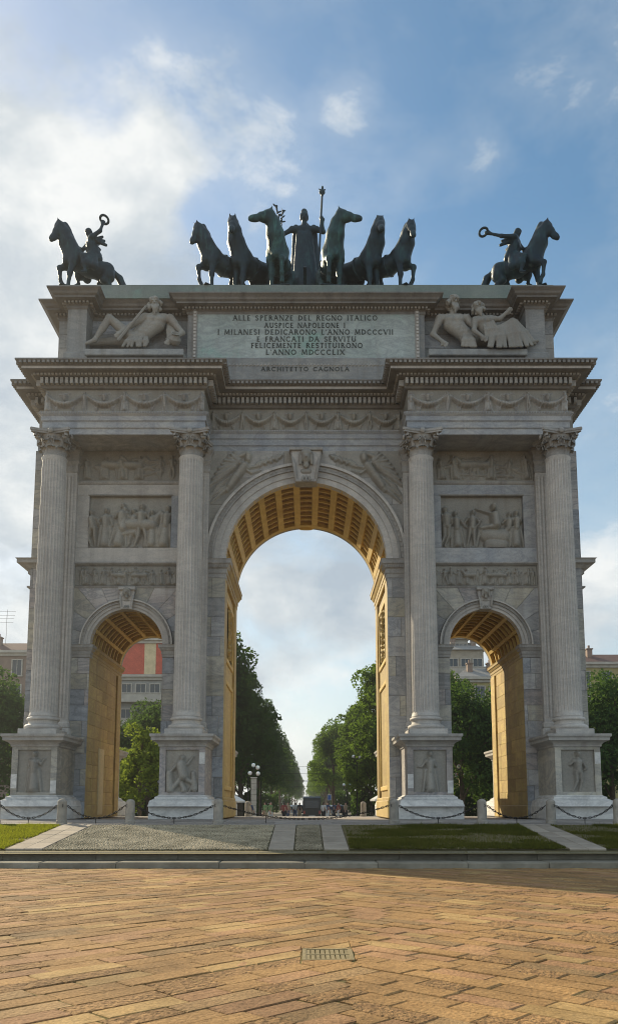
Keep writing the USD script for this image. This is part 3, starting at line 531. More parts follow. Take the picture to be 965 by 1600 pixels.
for i, (x, kind) in enumerate(((-XO, 1), (-XI, 2), (XI, 1), (XO, 0))):
    pd = sub('pedestal', arch, (x, 0, 0))
    tag(pd, ['outer left pedestal with a robed standing figure in relief', 'pedestal left of the great opening with a crouching warrior relief', 'pedestal right of the great opening with a slim robed figure', 'outer right pedestal with a nude striding figure in relief'][i])
    obj('pedestal_plinth', cat(cbx(-1.26, 1.26, -.02, YW + .02, 0, .50, .015), sweep(rect(-.89, .89, .12, YW), [(.37, .50), (.35, .54), (.30, .72), (.14, .80), (.14, .86), (.05, .90), (0, .94)])), 'marble_white', pd)
    obj('acanthus_row', tooth_row(rect(-.89, .89, .12, YW), .23, .285, .57, .74, .085, .13), 'marble_white', pd)
    wx = .645
    obj('die', cat(bx(-.89, .89, .20, YW, .92, 2.80), cbx(-.89, -wx, .10, .22, .92, 2.80, .008), cbx(wx, .89, .10, .22, .92, 2.80, .008), bx(-wx, wx, .105, .22, .92, 1.06), bx(-wx, wx, .105, .22, 2.70, 2.80)), 'marble_block_cream' if i in (0, 3) else 'marble_block_rose', pd)
    m = relief(1.28, 1.64, pedestal_relief(kind, 40 + i), res=.03, seed=i, grain=.008); m.apply_translation((0, .185, 1.88)); obj('relief_panel', m, 'marble_relief' if i != 0 else 'marble_statue', pd)
    obj('pedestal_cap', sweep(rect(-.89, .89, .10, YW), [(0, 2.80), (.05, 2.84), (.05, 2.90), (.12, 2.98), (.30, 3.06), (.30, 3.16), (.36, 3.22), (.36, 3.31)]), 'marble_trim', pd)
    for k, (a, b, c_, d) in enumerate(((-.885, -.66, 1.2, 1.75), (.66, .885, 2.15, 2.6), (.66, .885, 1.0, 1.5))):      # marble patches let into the corners
        if (i + k) % 2 == 0: obj('inset_block', bx(a, b, .088, .15, c_, d), 'marble_white', pd)
    if i: PED[i] = pd
    else: PED[0] = pd
for i, x in enumerate((-XO, -XI, XI, XO)): dup(PED[i], (x, 11.2, 0), PI, parent=arch)
for s in (-1, 1):
    for xc in (XO, XI):
        for y0, y1 in ((2.32, YW + .02), (YB - .02, 8.88)):
            pl = sub('pilaster', arch)
            gro = [bx(s * xc - .6, s * xc + .6, y0, y1, 0, 15.0), cbx(s * xc - .70, s * xc + .70, y0 - .06, y1 + .06, 3.31, 3.75, .04), cbx(s * xc - .65, s * xc + .65, y0 - .03, y1 + .03, 3.75, 4.02, .05)]
            if y0 < 3: gro += [bx(s * xc - .6 + .10 + k * .147, s * xc - .6 + .10 + k * .147 + .085, y0 - .03, y0 + .01, 4.2, 14.85) for k in range(7)]
            obj('pilaster_shaft', cat(gro), 'marble_column', pl)
            obj('pilaster_capital', sweep(rect(s * xc - .6, s * xc + .6, y0, y1), [(0, 14.98), (.04, 15.05), (.02, 15.3), (.10, 15.5), (.04, 15.55), (.08, 15.8), (.18, 15.95), (.18, 16.11)]), 'marble_trim', pl)

# ---- wall facing: marble blocks, each its own piece
face = sub('wall_facing', arch)
BLOCKS = ['marble_block_grey', 'marble_block_grey', 'marble_block_cream', 'marble_block_blue', 'marble_block_rose', 'marble_block_cream']
def put_block(poly, y0=YW - .05, y1=YW + .17, mats=BLOCKS, parent=None):
    for q in getattr(poly, 'geoms', [poly]):
        if q.geom_type == 'Polygon' and q.area > .01:
            m = extrude_xz(q.buffer(-.006, join_style=2), y0 + R.uniform(-.004, .004), y1)
            if m is not None: obj('stone_block', m, R.choice(mats), parent or face)
def courses(x0, x1, z0, z1, region, hh=.72, ww=1.35, mats=BLOCKS, y0=YW - .05):
    z, k = z0, 0
    n = max(1, round((z1 - z0) / hh)); hh = (z1 - z0) / n
    while k < n:
        x = x0 - (ww * .5 if k % 2 else 0) - R.uniform(0, .3)
        while x < x1:
            w = ww * R.uniform(.75, 1.25); b = sbox(max(x, x0), z, min(x + w, x1), z + hh)
            if min(x + w, x1) - max(x, x0) > .05:
                q = b.intersection(region)
                if not q.is_empty: put_block(q, y0=y0, mats=mats)
            x += w
        z += hh; k += 1
disc = lambda cx, cz, r: Point(cx, cz).buffer(r, 48)
for s in (-1, 1):
    cx = s * XS; x0, x1 = (min(s * 10.02, s * 5.44), max(s * 10.02, s * 5.44)); bay = sbox(x0, 0, x1, 9.86)
    low = bay.difference(opening(cx, R2, Z2, 0)).intersection(sbox(x0, 0, x1, Z2))
    courses(x0, x1, .0, 6.8, low.intersection(sbox(x0, 0, x1, 6.8)), .68, 1.0)
    fan = sbox(x0, Z2, x1, 9.86).difference(disc(cx, Z2, 2.0))
    n = 11
    for i in range(n):                                       # radiating stones round the small arch
        a0, a1 = PI * i / n, PI * (i + 1) / n; w = Polygon([(cx, Z2), (cx + 6 * math.cos(a0), Z2 + 6 * math.sin(a0)), (cx + 6 * math.cos(a1), Z2 + 6 * math.sin(a1))])
        put_block(w.intersection(fan))
    pier = sbox(min(s * 4.28, s * R1), 0, max(s * 4.28, s * R1), 10.3); courses(pier.bounds[0], pier.bounds[2], 0, 10.3, pier, .86, .95, ['marble_block_grey', 'marble_block_blue', 'marble_block_grey', 'marble_block_cream'])
    edge = sbox(min(s * 11.95, s * 11.2), 0, max(s * 11.95, s * 11.2), 16.1); courses(edge.bounds[0], edge.bounds[2], 0, 16.1, edge, .9, .9)
    sp = sbox(min(0, s * 4.28), Z1, max(0, s * 4.28), 16.1).difference(disc(0, Z1, R1 + .3)); courses(sp.bounds[0], sp.bounds[2], Z1, 16.1, sp, 1.25, 2.2, ['marble_relief', 'marble_trim'])
    # framed panel between the columns
    fr = sbox(x0, 11.0, x1, 14.52); pz = sbox(s * XS - 1.80, 11.66, s * XS + 1.80, 14.02)
    q = fr.difference(pz)
    for nm, b in (('panel_frame', sbox(x0, 11.0, x1, 11.66)), ('panel_frame', sbox(x0, 14.02, x1, 14.52)), ('panel_frame', sbox(x0, 11.66, s * XS - 1.8, 14.02)), ('panel_frame', sbox(s * XS + 1.8, 11.66, x1, 14.02))):
        obj(nm, extrude_xz(b.buffer(-.004, join_style=2), YW - .07, YW + .17), 'marble_band' if s > 0 else R.choice(['marble_band', 'marble_column']), face)
    obj('moulding', sweep(rect(x0, x1, YW, YW + .3), [(.02, 10.86), (.10, 10.9), (.16, 10.94), (.16, 11.0), (.02, 11.01)]), 'marble_trim', face)
    obj('moulding', sweep(rect(x0, x1, YW, YW + .3), [(.02, 14.50), (.08, 14.54), (.14, 14.6), (.14, 14.66), (.02, 14.67)]), 'marble_trim', face)
    obj('moulding', sweep(rect(x0, x1, YW, YW + .3), [(.02, 9.84), (.07, 9.87), (.10, 9.93), (.02, 9.97)]), 'marble_trim', face)
    obj('moulding', sweep(rect(s * XS - 1.8, s * XS + 1.8, YW - .05, YW + .1), [(.02, 14.02), (.05, 14.03), (.05, 14.09), (.02, 14.1)]), 'marble_trim', face)
obj('side_facing', cat(bx(-11.95, -11.88, YW, YB, 0, 16.1), bx(11.88, 11.95, YW, YB, 0, 16.1)), 'marble_block_cream', face)
obj('back_facing', extrude_xz(sbox(-11.95, 0, 11.95, 16.1).difference(HOLES), YB - .01, YB + .05), 'glow_tinted_stone', face)

# ---- carved panels on the side bays
def crowd(w, h, seed, n, hz=.86, horses=0, extra=None):
    r = np.random.default_rng(seed); c = []
    for i in range(horses): c += horse2d(r.uniform(-.3, .3) * w, -h / 2 + .02, h * .8, r.choice((-1, 1)), s=.7)
    for i in range(n): c += fig(-w / 2 + w * (i + .5 + r.uniform(-.2, .2)) / n, -h / 2 + .02, h * hz * r.uniform(.88, 1.06), r, lean=r.uniform(-.12, .12), s=r.uniform(.7, 1.05))
    return c + (extra or [])
for s, seed in ((-1, 60), (1, 70)):
    if s < 0:                                                # a chariot drawn past standing figures
        ex = ring2d(-.25, -.86, .26, .045) + [(-.25 + .2 * math.cos(a), -.86 + .2 * math.sin(a), -.25, -.86, .03, .03, .8) for a in np.arange(6) * PI / 3] + [(-.5, -.55, .2, -.45, .18, .14, .6), (-.3, -.3, -.25, .25, .22, .17, .8), (-.22, .55, -.22, .5, .13, .12, 1.1), (.25, .05, .5, -.1, .07, .05, .9)]
        c = crowd(3.5, 2.3, seed, 7, .84, 0, ex + horse2d(.55, -1.1, 1.6, 1, .6))
    else:                                                    # figures gathered round one seated on high
        ex = [(.55, .3, .6, -.15, .2, .22, .9), (.52, .72, .52, .66, .14, .13, 1.1), (.4, .4, -.25, .62, .07, .05, 1.0), (.5, -.2, -.05, -.28, .15, .12, .9), (-.05, -.28, .05, -.7, .1, .08, .8), (.2, -.6, .9, -.62, .3, .34, .35), (.35, -1.0, .85, -1.0, .3, .3, .35)]
        c = [q for q in crowd(3.5, 2.3, seed, 7, .8) if not (-.05 < q[0] < .85)] + ex
    m = relief(3.58, 2.34, c, res=.03, seed=seed); m.apply_translation((s * XS, YW + .11, 12.84)); obj('carved_panel', m, 'marble_relief', arch, label='carved panel of a chariot procession' if s < 0 else 'carved panel of figures round an enthroned one')
    x0, x1 = sorted((s * 10.0, s * 5.46))
    m = relief(x1 - x0, .86, crowd(x1 - x0, .82, seed + 1, 13, .92, 3), res=.028, seed=seed, grain=.006); m.apply_translation(((x0 + x1) / 2, YW - .02, 10.41)); obj('carved_band', m, 'marble_relief', arch)
    c = []; r = np.random.default_rng(seed + 2); c += crowd(x1 - x0, 1.25, seed + 3, 6, .85, 2) + [(r.uniform(-2, 2), r.uniform(-.5, .3), r.uniform(-2, 2), r.uniform(-.5, .4), .07, .05, .6) for _ in range(8)]
    m = relief(x1 - x0, 1.38, c, res=.032, seed=seed); m.apply_translation(((x0 + x1) / 2, YW - .03, 15.40)); obj('carved_band', m, 'marble_relief', arch)

# ---- archivolts, keystones, imposts
def half_ring(cx, zs, r0, r1, n=40, a0=0.0, a1=PI):
    a = np.linspace(a0, a1, n + 1); return Polygon([(cx + r1 * math.cos(t), zs + r1 * math.sin(t)) for t in a] + [(cx + r0 * math.cos(t), zs + r0 * math.sin(t)) for t in a[::-1]])
def archivolt(cx, zs, r, k, nm='archivolt'):
    av = sub(nm, arch)
    for j, (p0, p1, y) in enumerate(((0, .26, .09), (.26, .52, .13), (.52, .60, .19), (.60, .76, .15), (.76, .88, .24))):
        obj('arch_ring', extrude_xz(half_ring(cx, zs, r + p0 * k, r + p1 * k - .003), YW - y, YW + .3), 'marble_trim' if j in (2, 3) else 'marble_column', av)
    n = int(PI * r / .2); ms = []
    for i in range(n):                                       # carved ornament along the outer band
        t = PI * (i + .5) / n; b = bx(-.05, .05, -.02, .02, -.05 * k, .05 * k); b.apply_transform(trimesh.transformations.rotation_matrix(PI / 2 - t, [0, 1, 0])); b.apply_translation((cx + (r + .68 * k) * math.cos(t), YW - .155, zs + (r + .68 * k) * math.sin(t))); ms.append(b)
    tag(obj('arch_ornament', cat(ms), 'marble_trim', av), kind='stuff')
    n = 21
    obj('rear_ring', extrude_xz(half_ring(cx, zs, r, r + .9 * k), YB, YB + .2), 'marble_trim', av)
archivolt(0, Z1, R1, 1.0); archivolt(-XS, Z2, R2, .5); archivolt(XS, Z2, R2, .5)
def head_prims(x, y, z, s, hair=True):
    p = [('e', (x, y, z), (.34 * s, .40 * s, .46 * s)), ('c', (x, y - .34 * s, z + .02 * s), (x, y - .46 * s, z - .1 * s), .07 * s, .08 * s), ('c', (x, y, z - .35 * s), (x, y + .05 * s, z - .62 * s), .20 * s, .22 * s), ('c', (x - .5 * s, y + .1 * s, z - .82 * s), (x + .5 * s, y + .1 * s, z - .82 * s), .2 * s, .2 * s)] + [('e', (x + q * .14 * s, y - .36 * s, z + .06 * s), (.05 * s, .04 * s, .04 * s)) for q in (-1, 1)]
    if hair: p += [('e', (x, y + .02 * s, z + .28 * s), (.48 * s, .42 * s, .30 * s)), ('c', (x - .36 * s, y, z + .2 * s), (x - .42 * s, y - .05 * s, z - .5 * s), .16 * s, .12 * s), ('c', (x + .36 * s, y, z + .2 * s), (x + .42 * s, y - .05 * s, z - .5 * s), .16 * s, .12 * s)]
    return p
def keystone(cx, z0, z1, w0, w1, y, s, zh):
    k = sub('keystone', arch)
    obj('keystone_block', extrude_xz(Polygon([(cx - w0, z0), (cx + w0, z0), (cx + w1, z1 - .12), (cx - w1, z1 - .12)]), y + .12, YW + .3), 'marble_column', k)
    obj('keystone_scroll', cat(*[tube([(cx + sd * (w0 + (w1 - w0) * t), y + .14 - .1 * math.sin(t * 5), z0 + (z1 - z0) * t) for t in np.linspace(0, .95, 9)], .075 * s * 1.6, 8) for sd in (-1, 1)], cbx(cx - w1 * 1.15, cx + w1 * 1.15, y + .02, YW + .2, z1 - .14, z1, .02), cbx(cx - w0 * 1.1, cx + w0 * 1.1, y + .05, YW + .2, z0 - .05, z0 + .14 * s, .02)), 'marble_trim', k)
    obj('carved_bust', body([q for q in head_prims(cx, y + .02, zh, s) if not (q[0] == 'c' and abs(q[1][2] - q[2][2]) < 1e-6)] + [('c', (cx - .22 * s, y + .16, zh - 1.0 * s), (cx + .22 * s, y + .16, zh - 1.0 * s), .2 * s, .2 * s)] + [('c', (cx + t * .2 * s, y + .1, z0 + .30 * s), (cx + t * .26 * s, y + .02, z0 + .02 * s), .10 * s, .07 * s) for t in (-1, 0, 1)], h=.04 * s + .004, k=.05 * s), 'marble_statue', k, True)
keystone(0, 14.55, 16.08, .42, .64, YW - .55, .60, 15.60)
for s in (-1, 1): keystone(s * XS, 8.92, 9.86, .22, .32, YW - .34, .34, 9.62)
PROF = [(0, -.83), (.03, -.80), (.03, -.62), (.07, -.60), (.07, -.42), (.12, -.38), (.20, -.24), (.26, -.20), (.26, -.06), (.29, 0)]
for s in (-1, 1):
    x0, x1 = sorted((s * 4.24, s * R1)); obj('impost', sweep(rect(x0, x1, YW - .02, YW + .45), [(o * .9, Z1 + z) for o, z in PROF]), 'marble_trim', arch); obj('passage_impost', sweep(rect(x0, x1, YW + .3, YB + .02), [(o * .9 - .004, Z1 + z - .004) for o, z in PROF]), 'glow_tinted_stone', arch)  # front piece stays grey; the passage run has the gold glow in its colour
    tag(obj('dentil_row', tooth_row(rect(x0, x1, YW - .02, YB + .02), .10, .17, Z1 - .37, Z1 - .25, .05, .10), 'marble_trim', arch), kind='stuff')
    for xa, xb in ((10.0, XS + R2), (XS - R2, 5.46)):
        x0, x1 = sorted((s * xa, s * xb)); obj('impost', sweep(rect(x0, x1, YW - .02, YW + .35), [(o * .6, Z2 + z * .66) for o, z in PROF]), 'marble_trim', arch); obj('passage_impost', sweep(rect(x0, x1, YW + .2, YB + .02), [(o * .6 - .004, Z2 + z * .66 - .004) for o, z in PROF]), 'glow_tinted_stone', arch)
    x0, x1 = sorted((s * 11.95, s * 11.4)); obj('side_impost', cat(sweep(rect(x0, x1, YW + .2, YB - .2), [(o * 2.0, Z1 + z) for o, z in PROF]), sweep(rect(x0, x1, YW + .2, YB - .2), [(0, 9.86), (.16, 9.92), (.16, 9.98), (0, 10.0)])), 'marble_trim', arch)

# ---- the vaults: shell, ribs and coffers
def vault(cx, zs, r, bays, rows, nm, band):
    vt = sub(nm, arch); a = np.linspace(0, PI, 65)
    P = np.array([[(cx + (r + .20) * math.cos(t), y, zs + (r + .20) * math.sin(t)) for t in a] for y in (YW + .02, YB - .02)]); obj('vault_shell', grid_mesh(P), 'glow_tinted_coffer', vt)
    for y0, y1 in ((YW, YW + band), (YB - band, YB)): obj('end_band', extrude_xz(half_ring(cx, zs, r, r + .22, 64), y0 + .002, y1 - .002), 'glow_tinted_rib', vt)
    w = .26 * r / 3.5 + .03; L0, L1 = YW + band, YB - band; da = w / r
    for i in range(bays + 1):
        t = PI * i / bays; a0, a1 = max(0, t - da / 2), min(PI, t + da / 2)
        obj('vault_rib', extrude_xz(half_ring(cx, zs, r + .01, r + .21, 3, a0, a1), L0, L1), 'glow_tinted_rib', vt)
    pitch = (L1 - L0) / rows
    for j in range(1, rows): obj('cross_rib', extrude_xz(half_ring(cx, zs, r + .06, r + .21, 64), L0 + j * pitch - .05, L0 + j * pitch + .05), 'glow_tinted_rib', vt)
    cw = PI * (r + .1) / bays - w
    def cof(): 
        ms = []
        for q0, q1, d in ((1.0, .82, .05), (.72, .58, .035)):
            for sg in (-1, 1):
                ms += [bx(sg * cw / 2 * (q0 + q1) / 2 - cw * (q0 - q1) / 4, sg * cw / 2 * (q0 + q1) / 2 + cw * (q0 - q1) / 4, -pitch * .43 * q0, pitch * .43 * q0, 0, d), bx(-cw / 2 * q1, cw / 2 * q1, sg * pitch * .43 * (q0 + q1) / 2 - pitch * .43 * (q0 - q1) / 2, sg * pitch * .43 * (q0 + q1) / 2 + pitch * .43 * (q0 - q1) / 2, 0, d - .004)]
        b = trimesh.creation.icosphere(0, .12 * min(1, cw / .5)); b.apply_scale((1, 1, .7)); ms.append(b); return cat(ms)
    base = cof()
    for i in range(bays):
        t = PI * (i + .5) / bays
        for j in range(rows):
            m = base.copy(); m.apply_transform(trimesh.transformations.rotation_matrix(-(PI / 2 + t), [0, 1, 0])); m.apply_translation((cx + (r + .195) * math.cos(t), L0 + (j + .5) * pitch, zs + (r + .195) * math.sin(t))); obj('coffer', m, 'glow_tinted_coffer', vt)
vault(0, Z1, R1, 13, 8, 'great_vault', .40)
for s in (-1, 1): vault(s * XS, Z2, R2, 7, 9, 'small_vault', .30)
pend = body([('e', (0, YB + .05, Z1 + R1 + .02), (.46, .14, .13)), ('c', (-.25, YB + .08, Z1 + R1 + .02), (.25, YB + .08, Z1 + R1 + .02), .09, .09)], h=.03, k=.05); obj('rear_keystone', pend, 'glow_tinted_rib', arch, True)

# ---- passage walls
def relief_trophy(w, h, seed):
    r = np.random.default_rng(seed); c = []
    for i in range(9):
        z = -h / 2 + h * (i + .5) / 9; c += ring2d(r.uniform(-.1, .1), z, r.uniform(.12, .24), .05, 10); c += [(r.uniform(-.4, 0), z, r.uniform(0, .4), z + r.uniform(-.2, .2), .06, .05, 1.0)]
    return relief(w, h, c, res=.04)
for s in (-1, 1):                                             # the great passage
    pw = sub('passage_wall', arch); X = lambda a, b: sorted((s * (R1 + a), s * (R1 + b)))
    for y0, y1 in ((YW, 3.55), (7.65, YB)): obj('passage_pilaster', cbx(*X(0, .25), y0 + .003, y1 - .003, 0, 10.3, .01), 'glow_tinted_stone', pw)
    obj('passage_field', bx(*X(.10, .25), 3.55, 7.65, 0, 10.3), 'glow_tinted_stone', pw)
    obj('passage_base', cat(cbx(*X(-.08, .2), YW + .01, YB - .01, 0, .75, .03), cbx(*X(-.04, .2), YW + .01, YB - .01, .75, .88, .02)), 'glow_tinted_stone', pw)
    for z0, z1 in ((1.2, 6.1), (6.9, 9.8)):
        for a, b in (((3.85, 4.05), (z0, z1)), ((7.15, 7.35), (z0, z1)), ((4.05, 7.15), (z0, z0 + .2)), ((4.05, 7.15), (z1 - .2, z1))): obj('panel_frame', cbx(*X(.03, .16), a[0], a[1], b[0], b[1], .02), 'glow_tinted_rib', pw)
    m = relief_trophy(3.0, 2.4, 5); v = m.vertices.copy(); m.vertices = np.column_stack([s * (R1 + .1) + s * v[:, 1], 5.6 + v[:, 0], 8.35 + v[:, 2]]); m.fix_normals(); obj('trophy_relief', m, 'glow_tinted_stone', pw)
def side_blocks(xf, dirn, parent, y0, y1, z0, z1):
    z, k = z0, 0; n = 11; hh = (z1 - z0) / n
    for k in range(n):
        y = y0 - (.5 if k % 2 else 0)
        while y < y1 - .01:
            w = R.uniform(1.0, 1.45); a, b = max(y, y0), min(y + w, y1)
            if b - a > .06:
                x0, x1 = sorted((xf + dirn * R.uniform(-.004, .004), xf + dirn * .2)); obj('stone_block', cbx(x0, x1, a + .004, b - .004, z0 + k * hh + .004, z0 + (k + 1) * hh - .004, .006), 'glow_tinted_stone', parent)
            y += w
for s in (-1, 1):                                             # the two small passages
    for side in (-1, 1):
        pw = sub('passage_wall', arch); xf = s * XS + side * R2; X = lambda a, b: sorted((xf + side * a, xf + side * b))
        obj('passage_backing', bx(*X(.16, .26), YW + .02, YB - .02, 0, 6.85), 'glow_tinted_coffer', pw)
        side_blocks(xf, side, pw, YW + .0, 7.62, .55, 6.82); obj('passage_pilaster', cbx(*X(-.05, .2), 7.78, YB, 0, 6.82, .01), 'glow_tinted_stone', pw)
        obj('passage_base', cbx(*X(-.03, .2), YW + .01, 7.6, 0, .55, .02), 'glow_tinted_stone', pw)
    pq = s * XS - R2 if s < 0 else s * XS + R2
    if s < 0: obj('pale_slab', cbx(pq - .1, pq + .05, 4.6, 5.5, .12, 3.05, .01), 'glow_tinted_pale', arch, label='pale upright slab set in the glow tinted wall of the left passage')

# ---- the attic
FA = footprint(11.1, 2.4, 8.8, [(-10.45, -9.62, .95), (-5.25, 5.25, .5), (9.62, 10.45, .95)])
obj('attic_plinth', sweep(FA, [(.10, 19.0), (.10, 20.05), (.06, 20.1), (0, 20.12), (0, 20.2)]), 'marble_attic', arch)
obj('attic_wall', sweep(FA, [(0, 20.2), (0, 22.28)]), 'marble_attic', arch)
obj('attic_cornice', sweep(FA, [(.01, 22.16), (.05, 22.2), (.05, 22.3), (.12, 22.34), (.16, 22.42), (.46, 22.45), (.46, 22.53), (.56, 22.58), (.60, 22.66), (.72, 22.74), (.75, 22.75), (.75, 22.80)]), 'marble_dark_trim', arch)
tag(obj('dentil_row', tooth_row(FA, .15, .25, 22.34, 22.43, .09, .16), 'marble_trim', arch), kind='stuff')
obj('roof_block', cat(bx(-10.95, 10.95, 1.60, 9.6, 22.78, 23.42), bx(-5.7, 5.7, 1.40, 9.75, 22.78, 23.12)), 'copper_stained_stone', arch)
for s in (-1, 1): obj('statue_ledge', cbx(min(s * 9.6, s * 5.32), max(s * 9.6, s * 5.32), 1.25, 2.45, 19.9, 20.2, .03), 'marble_attic', arch)
# blocks of the attic's plain wall ends and plinth
for s in (-1, 1):
    for k in range(3):
        z0 = 20.22 + k * .65; x0, x1 = sorted((s * 11.1, s * 10.47)); obj('stone_block', bx(x0, x1, 2.36, 2.42, z0, z0 + .635), R.choice(['marble_attic', 'marble_block_grey', 'marble_trim']), face)
        x0, x1 = sorted((s * 9.6, s * 7.4)); obj('stone_block', bx(x0, x1, 2.36, 2.42, z0, z0 + .635), R.choice(['marble_attic', 'marble_block_blue']), face)
        x0, x1 = sorted((s * 7.385, s * 5.27)); obj('stone_block', bx(x0, x1, 2.36, 2.42, z0, z0 + .635), R.choice(['marble_attic', 'marble_block_blue']), face)
# inscription
ins = sub('inscription_panel', arch); YI = 1.9
(px0, pz1), (px1, pz0) = at(304, 478, YI), at(654, 560, YI)
px0, px1 = -5.02, 5.02
obj('panel_slab', bx(px0 + .1, px1 - .1, YI - .03, YI + .02, pz0, pz1 - .2), 'marble_panel', ins)
obj('ornate_frame', cat(cbx(px0, px1, YI - .10, YI + .02, pz1 - .20, pz1, .03), cbx(px0, px0 + .2, YI - .10, YI + .02, pz0 - .1, pz1 - .2, .03), cbx(px1 - .2, px1, YI - .10, YI + .02, pz0 - .1, pz1 - .2, .03), cbx(px0 + .2, px1 - .2, YI - .07, YI + .02, pz0 - .22, pz0 - .12, .02)), 'marble_trim', ins)
ms = [bx(px0 + .05 + i * .16, px0 + .15 + i * .16, YI - .13, YI - .08, pz1 - .16, pz1 - .04) for i in range(int((px1 - px0 - .1) / .16))]
for i in range(int((pz1 - pz0) / .16)): ms += [bx(px0 + .05, px0 + .15, YI - .13, YI - .08, pz0 + i * .16, pz0 + .1 + i * .16), bx(px1 - .15, px1 - .05, YI - .13, YI - .08, pz0 + i * .16, pz0 + .1 + i * .16)]
tag(obj('frame_ornament', cat(ms), 'marble_column', ins), kind='stuff')
obj('leaf_garland', relief(7.6, .2, [q for i in range(48) for q in [(-3.7 + i * .155, -.03, -3.62 + i * .155, .04, .05, .03, 1.0), (-3.66 + i * .155, .05, -3.6 + i * .155, -.03, .04, .03, 1.0)]], res=.03).apply_translation((0, YI - .04, pz0 - .36)), 'marble_trim', ins)
GLY = {'A': (.78, [(.03, 0, .36, 1, .08), (.36, 1, .74, 0, .15), (.16, .36, .58, .36, .08)]), 'C': (.78, [('a', .43, .5, .36, .45, 45, 315)]), 'D': (.82, [(.14, 0, .14, 1, .15), ('a', .2, .5, .53, .45, -90, 90), (.14, .95, .25, .95, .09), (.14, .05, .25, .05, .09)]),
       'E': (.58, [(.14, 0, .14, 1, .15), (.14, .95, .52, .95, .09), (.14, .5, .44, .5, .09), (.14, .05, .54, .05, .09)]), 'F': (.55, [(.14, 0, .14, 1, .15), (.14, .95, .52, .95, .09), (.14, .5, .44, .5, .09)]),
       'G': (.82, [('a', .43, .5, .36, .45, 45, 315), (.70, .05, .70, .45, .13)]), 'H': (.84, [(.14, 0, .14, 1, .15), (.70, 0, .70, 1, .15), (.14, .5, .70, .5, .08)]), 'I': (.28, [(.14, 0, .14, 1, .15)]), 'L': (.58, [(.14, 0, .14, 1, .15), (.14, .05, .55, .05, .09)]),
       'M': (.98, [(.10, 0, .16, 1, .08), (.18, 1, .48, .1, .14), (.48, .1, .78, 1, .08), (.82, 1, .88, 0, .15)]), 'N': (.84, [(.10, 0, .10, 1, .08), (.12, 1, .72, 0, .15), (.74, 0, .74, 1, .08)]), 'O': (.86, [('a', .43, .5, .36, .45, 0, 360)]),
       'P': (.62, [(.14, 0, .14, 1, .15), ('a', .24, .74, .28, .22, -90, 90), (.14, .96, .26, .96, .08), (.14, .52, .26, .52, .08)]), 'R': (.74, [(.14, 0, .14, 1, .15), ('a', .24, .75, .28, .21, -90, 90), (.14, .96, .26, .96, .08), (.14, .54, .26, .54, .08), (.34, .52, .70, 0, .14)]),
       'S': (.60, [('a', .30, .74, .21, .22, 20, 270), ('a', .30, .26, .22, .22, -160, 90)]), 'T': (.68, [(.34, 0, .34, 1, .15), (.03, .95, .65, .95, .09)]), 'U': (.82, [(.14, .3, .14, 1, .15), (.68, .3, .68, 1, .09), ('a', .41, .32, .27, .27, 180, 360)]),
       'V': (.76, [(.03, 1, .38, 0, .15), (.38, 0, .73, 1, .08)]), 'X': (.78, [(.06, 1, .72, 0, .15), (.06, 0, .72, 1, .08)]), 'Z': (.66, [(.06, .95, .60, .95, .09), (.60, .95, .06, .05, .14), (.06, .05, .60, .05, .09)]), "'": (.18, [(.10, .98, .06, .72, .09)]), ' ': (.50, [])}
def lettering(text, x0, x1, z, h, y):
    shapes, x = [], 0.0
    for ch in text:
        w, st = GLY[ch]
        for s in st:
            if s[0] == 'a':
                a = np.radians(np.linspace(s[5], s[6], 19)); g_ = LineString([(x + s[1] + s[3] * math.cos(t), s[2] + s[4] * math.sin(t)) for t in a]).buffer(.06, cap_style=2)
            else:
                g_ = LineString([(x + s[0], s[1]), (x + s[2], s[3])]).buffer(s[4] / 2, cap_style=2)
                if abs(s[1] - s[3]) > .6:                     # serifs
                    for e in (0, 2):
                        zz = s[e + 1]; g_ = g_.union(sbox(x + s[e] - .12, min(max(zz, 0.0), 1.0) - (.055 if zz > .5 else 0), x + s[e] + .12, min(max(zz, 0.0), 1.0) + (0 if zz > .5 else .055)))
            shapes.append(g_)
        x += w + .20
    u = unary_union(shapes); k = (x1 - x0) / (x - .2)
    return extrude_xz(shapely.affinity.affine_transform(u, [k, 0, 0, h, x0, z]), y - .02, y + .01)
for txt, u0, u1, v in (('ALLE SPERANZE DEL REGNO ITALICO', 364, 589, 500.5), ('AUSPICE NAPOLEONE I', 413, 539, 512), ("I MILANESI DEDICARONO L'ANNO MDCCCVII", 340, 614, 522.5), ('E FRANCATI DA SERVITU', 401, 556, 533.5), ('FELICEMENTE RESTITUIRONO', 392, 566, 543.5), ("L'ANNO MDCCCLIX", 415, 538, 554), ('ARCHITETTO CAGNOLA', 408, 545, 581)):
    (xa, z), (xb, _) = at(u0, v, YI - .03), at(u1, v, YI - .03); h = .235 if 'CAGN' not in txt else .19
    obj('inscription_line', lettering(txt, xa, xb, z, h, YI - (.03 if 'CAGN' not in txt else .10)), 'letter_bronze', ins).SetCustomDataByKey('kind', 'stuff')

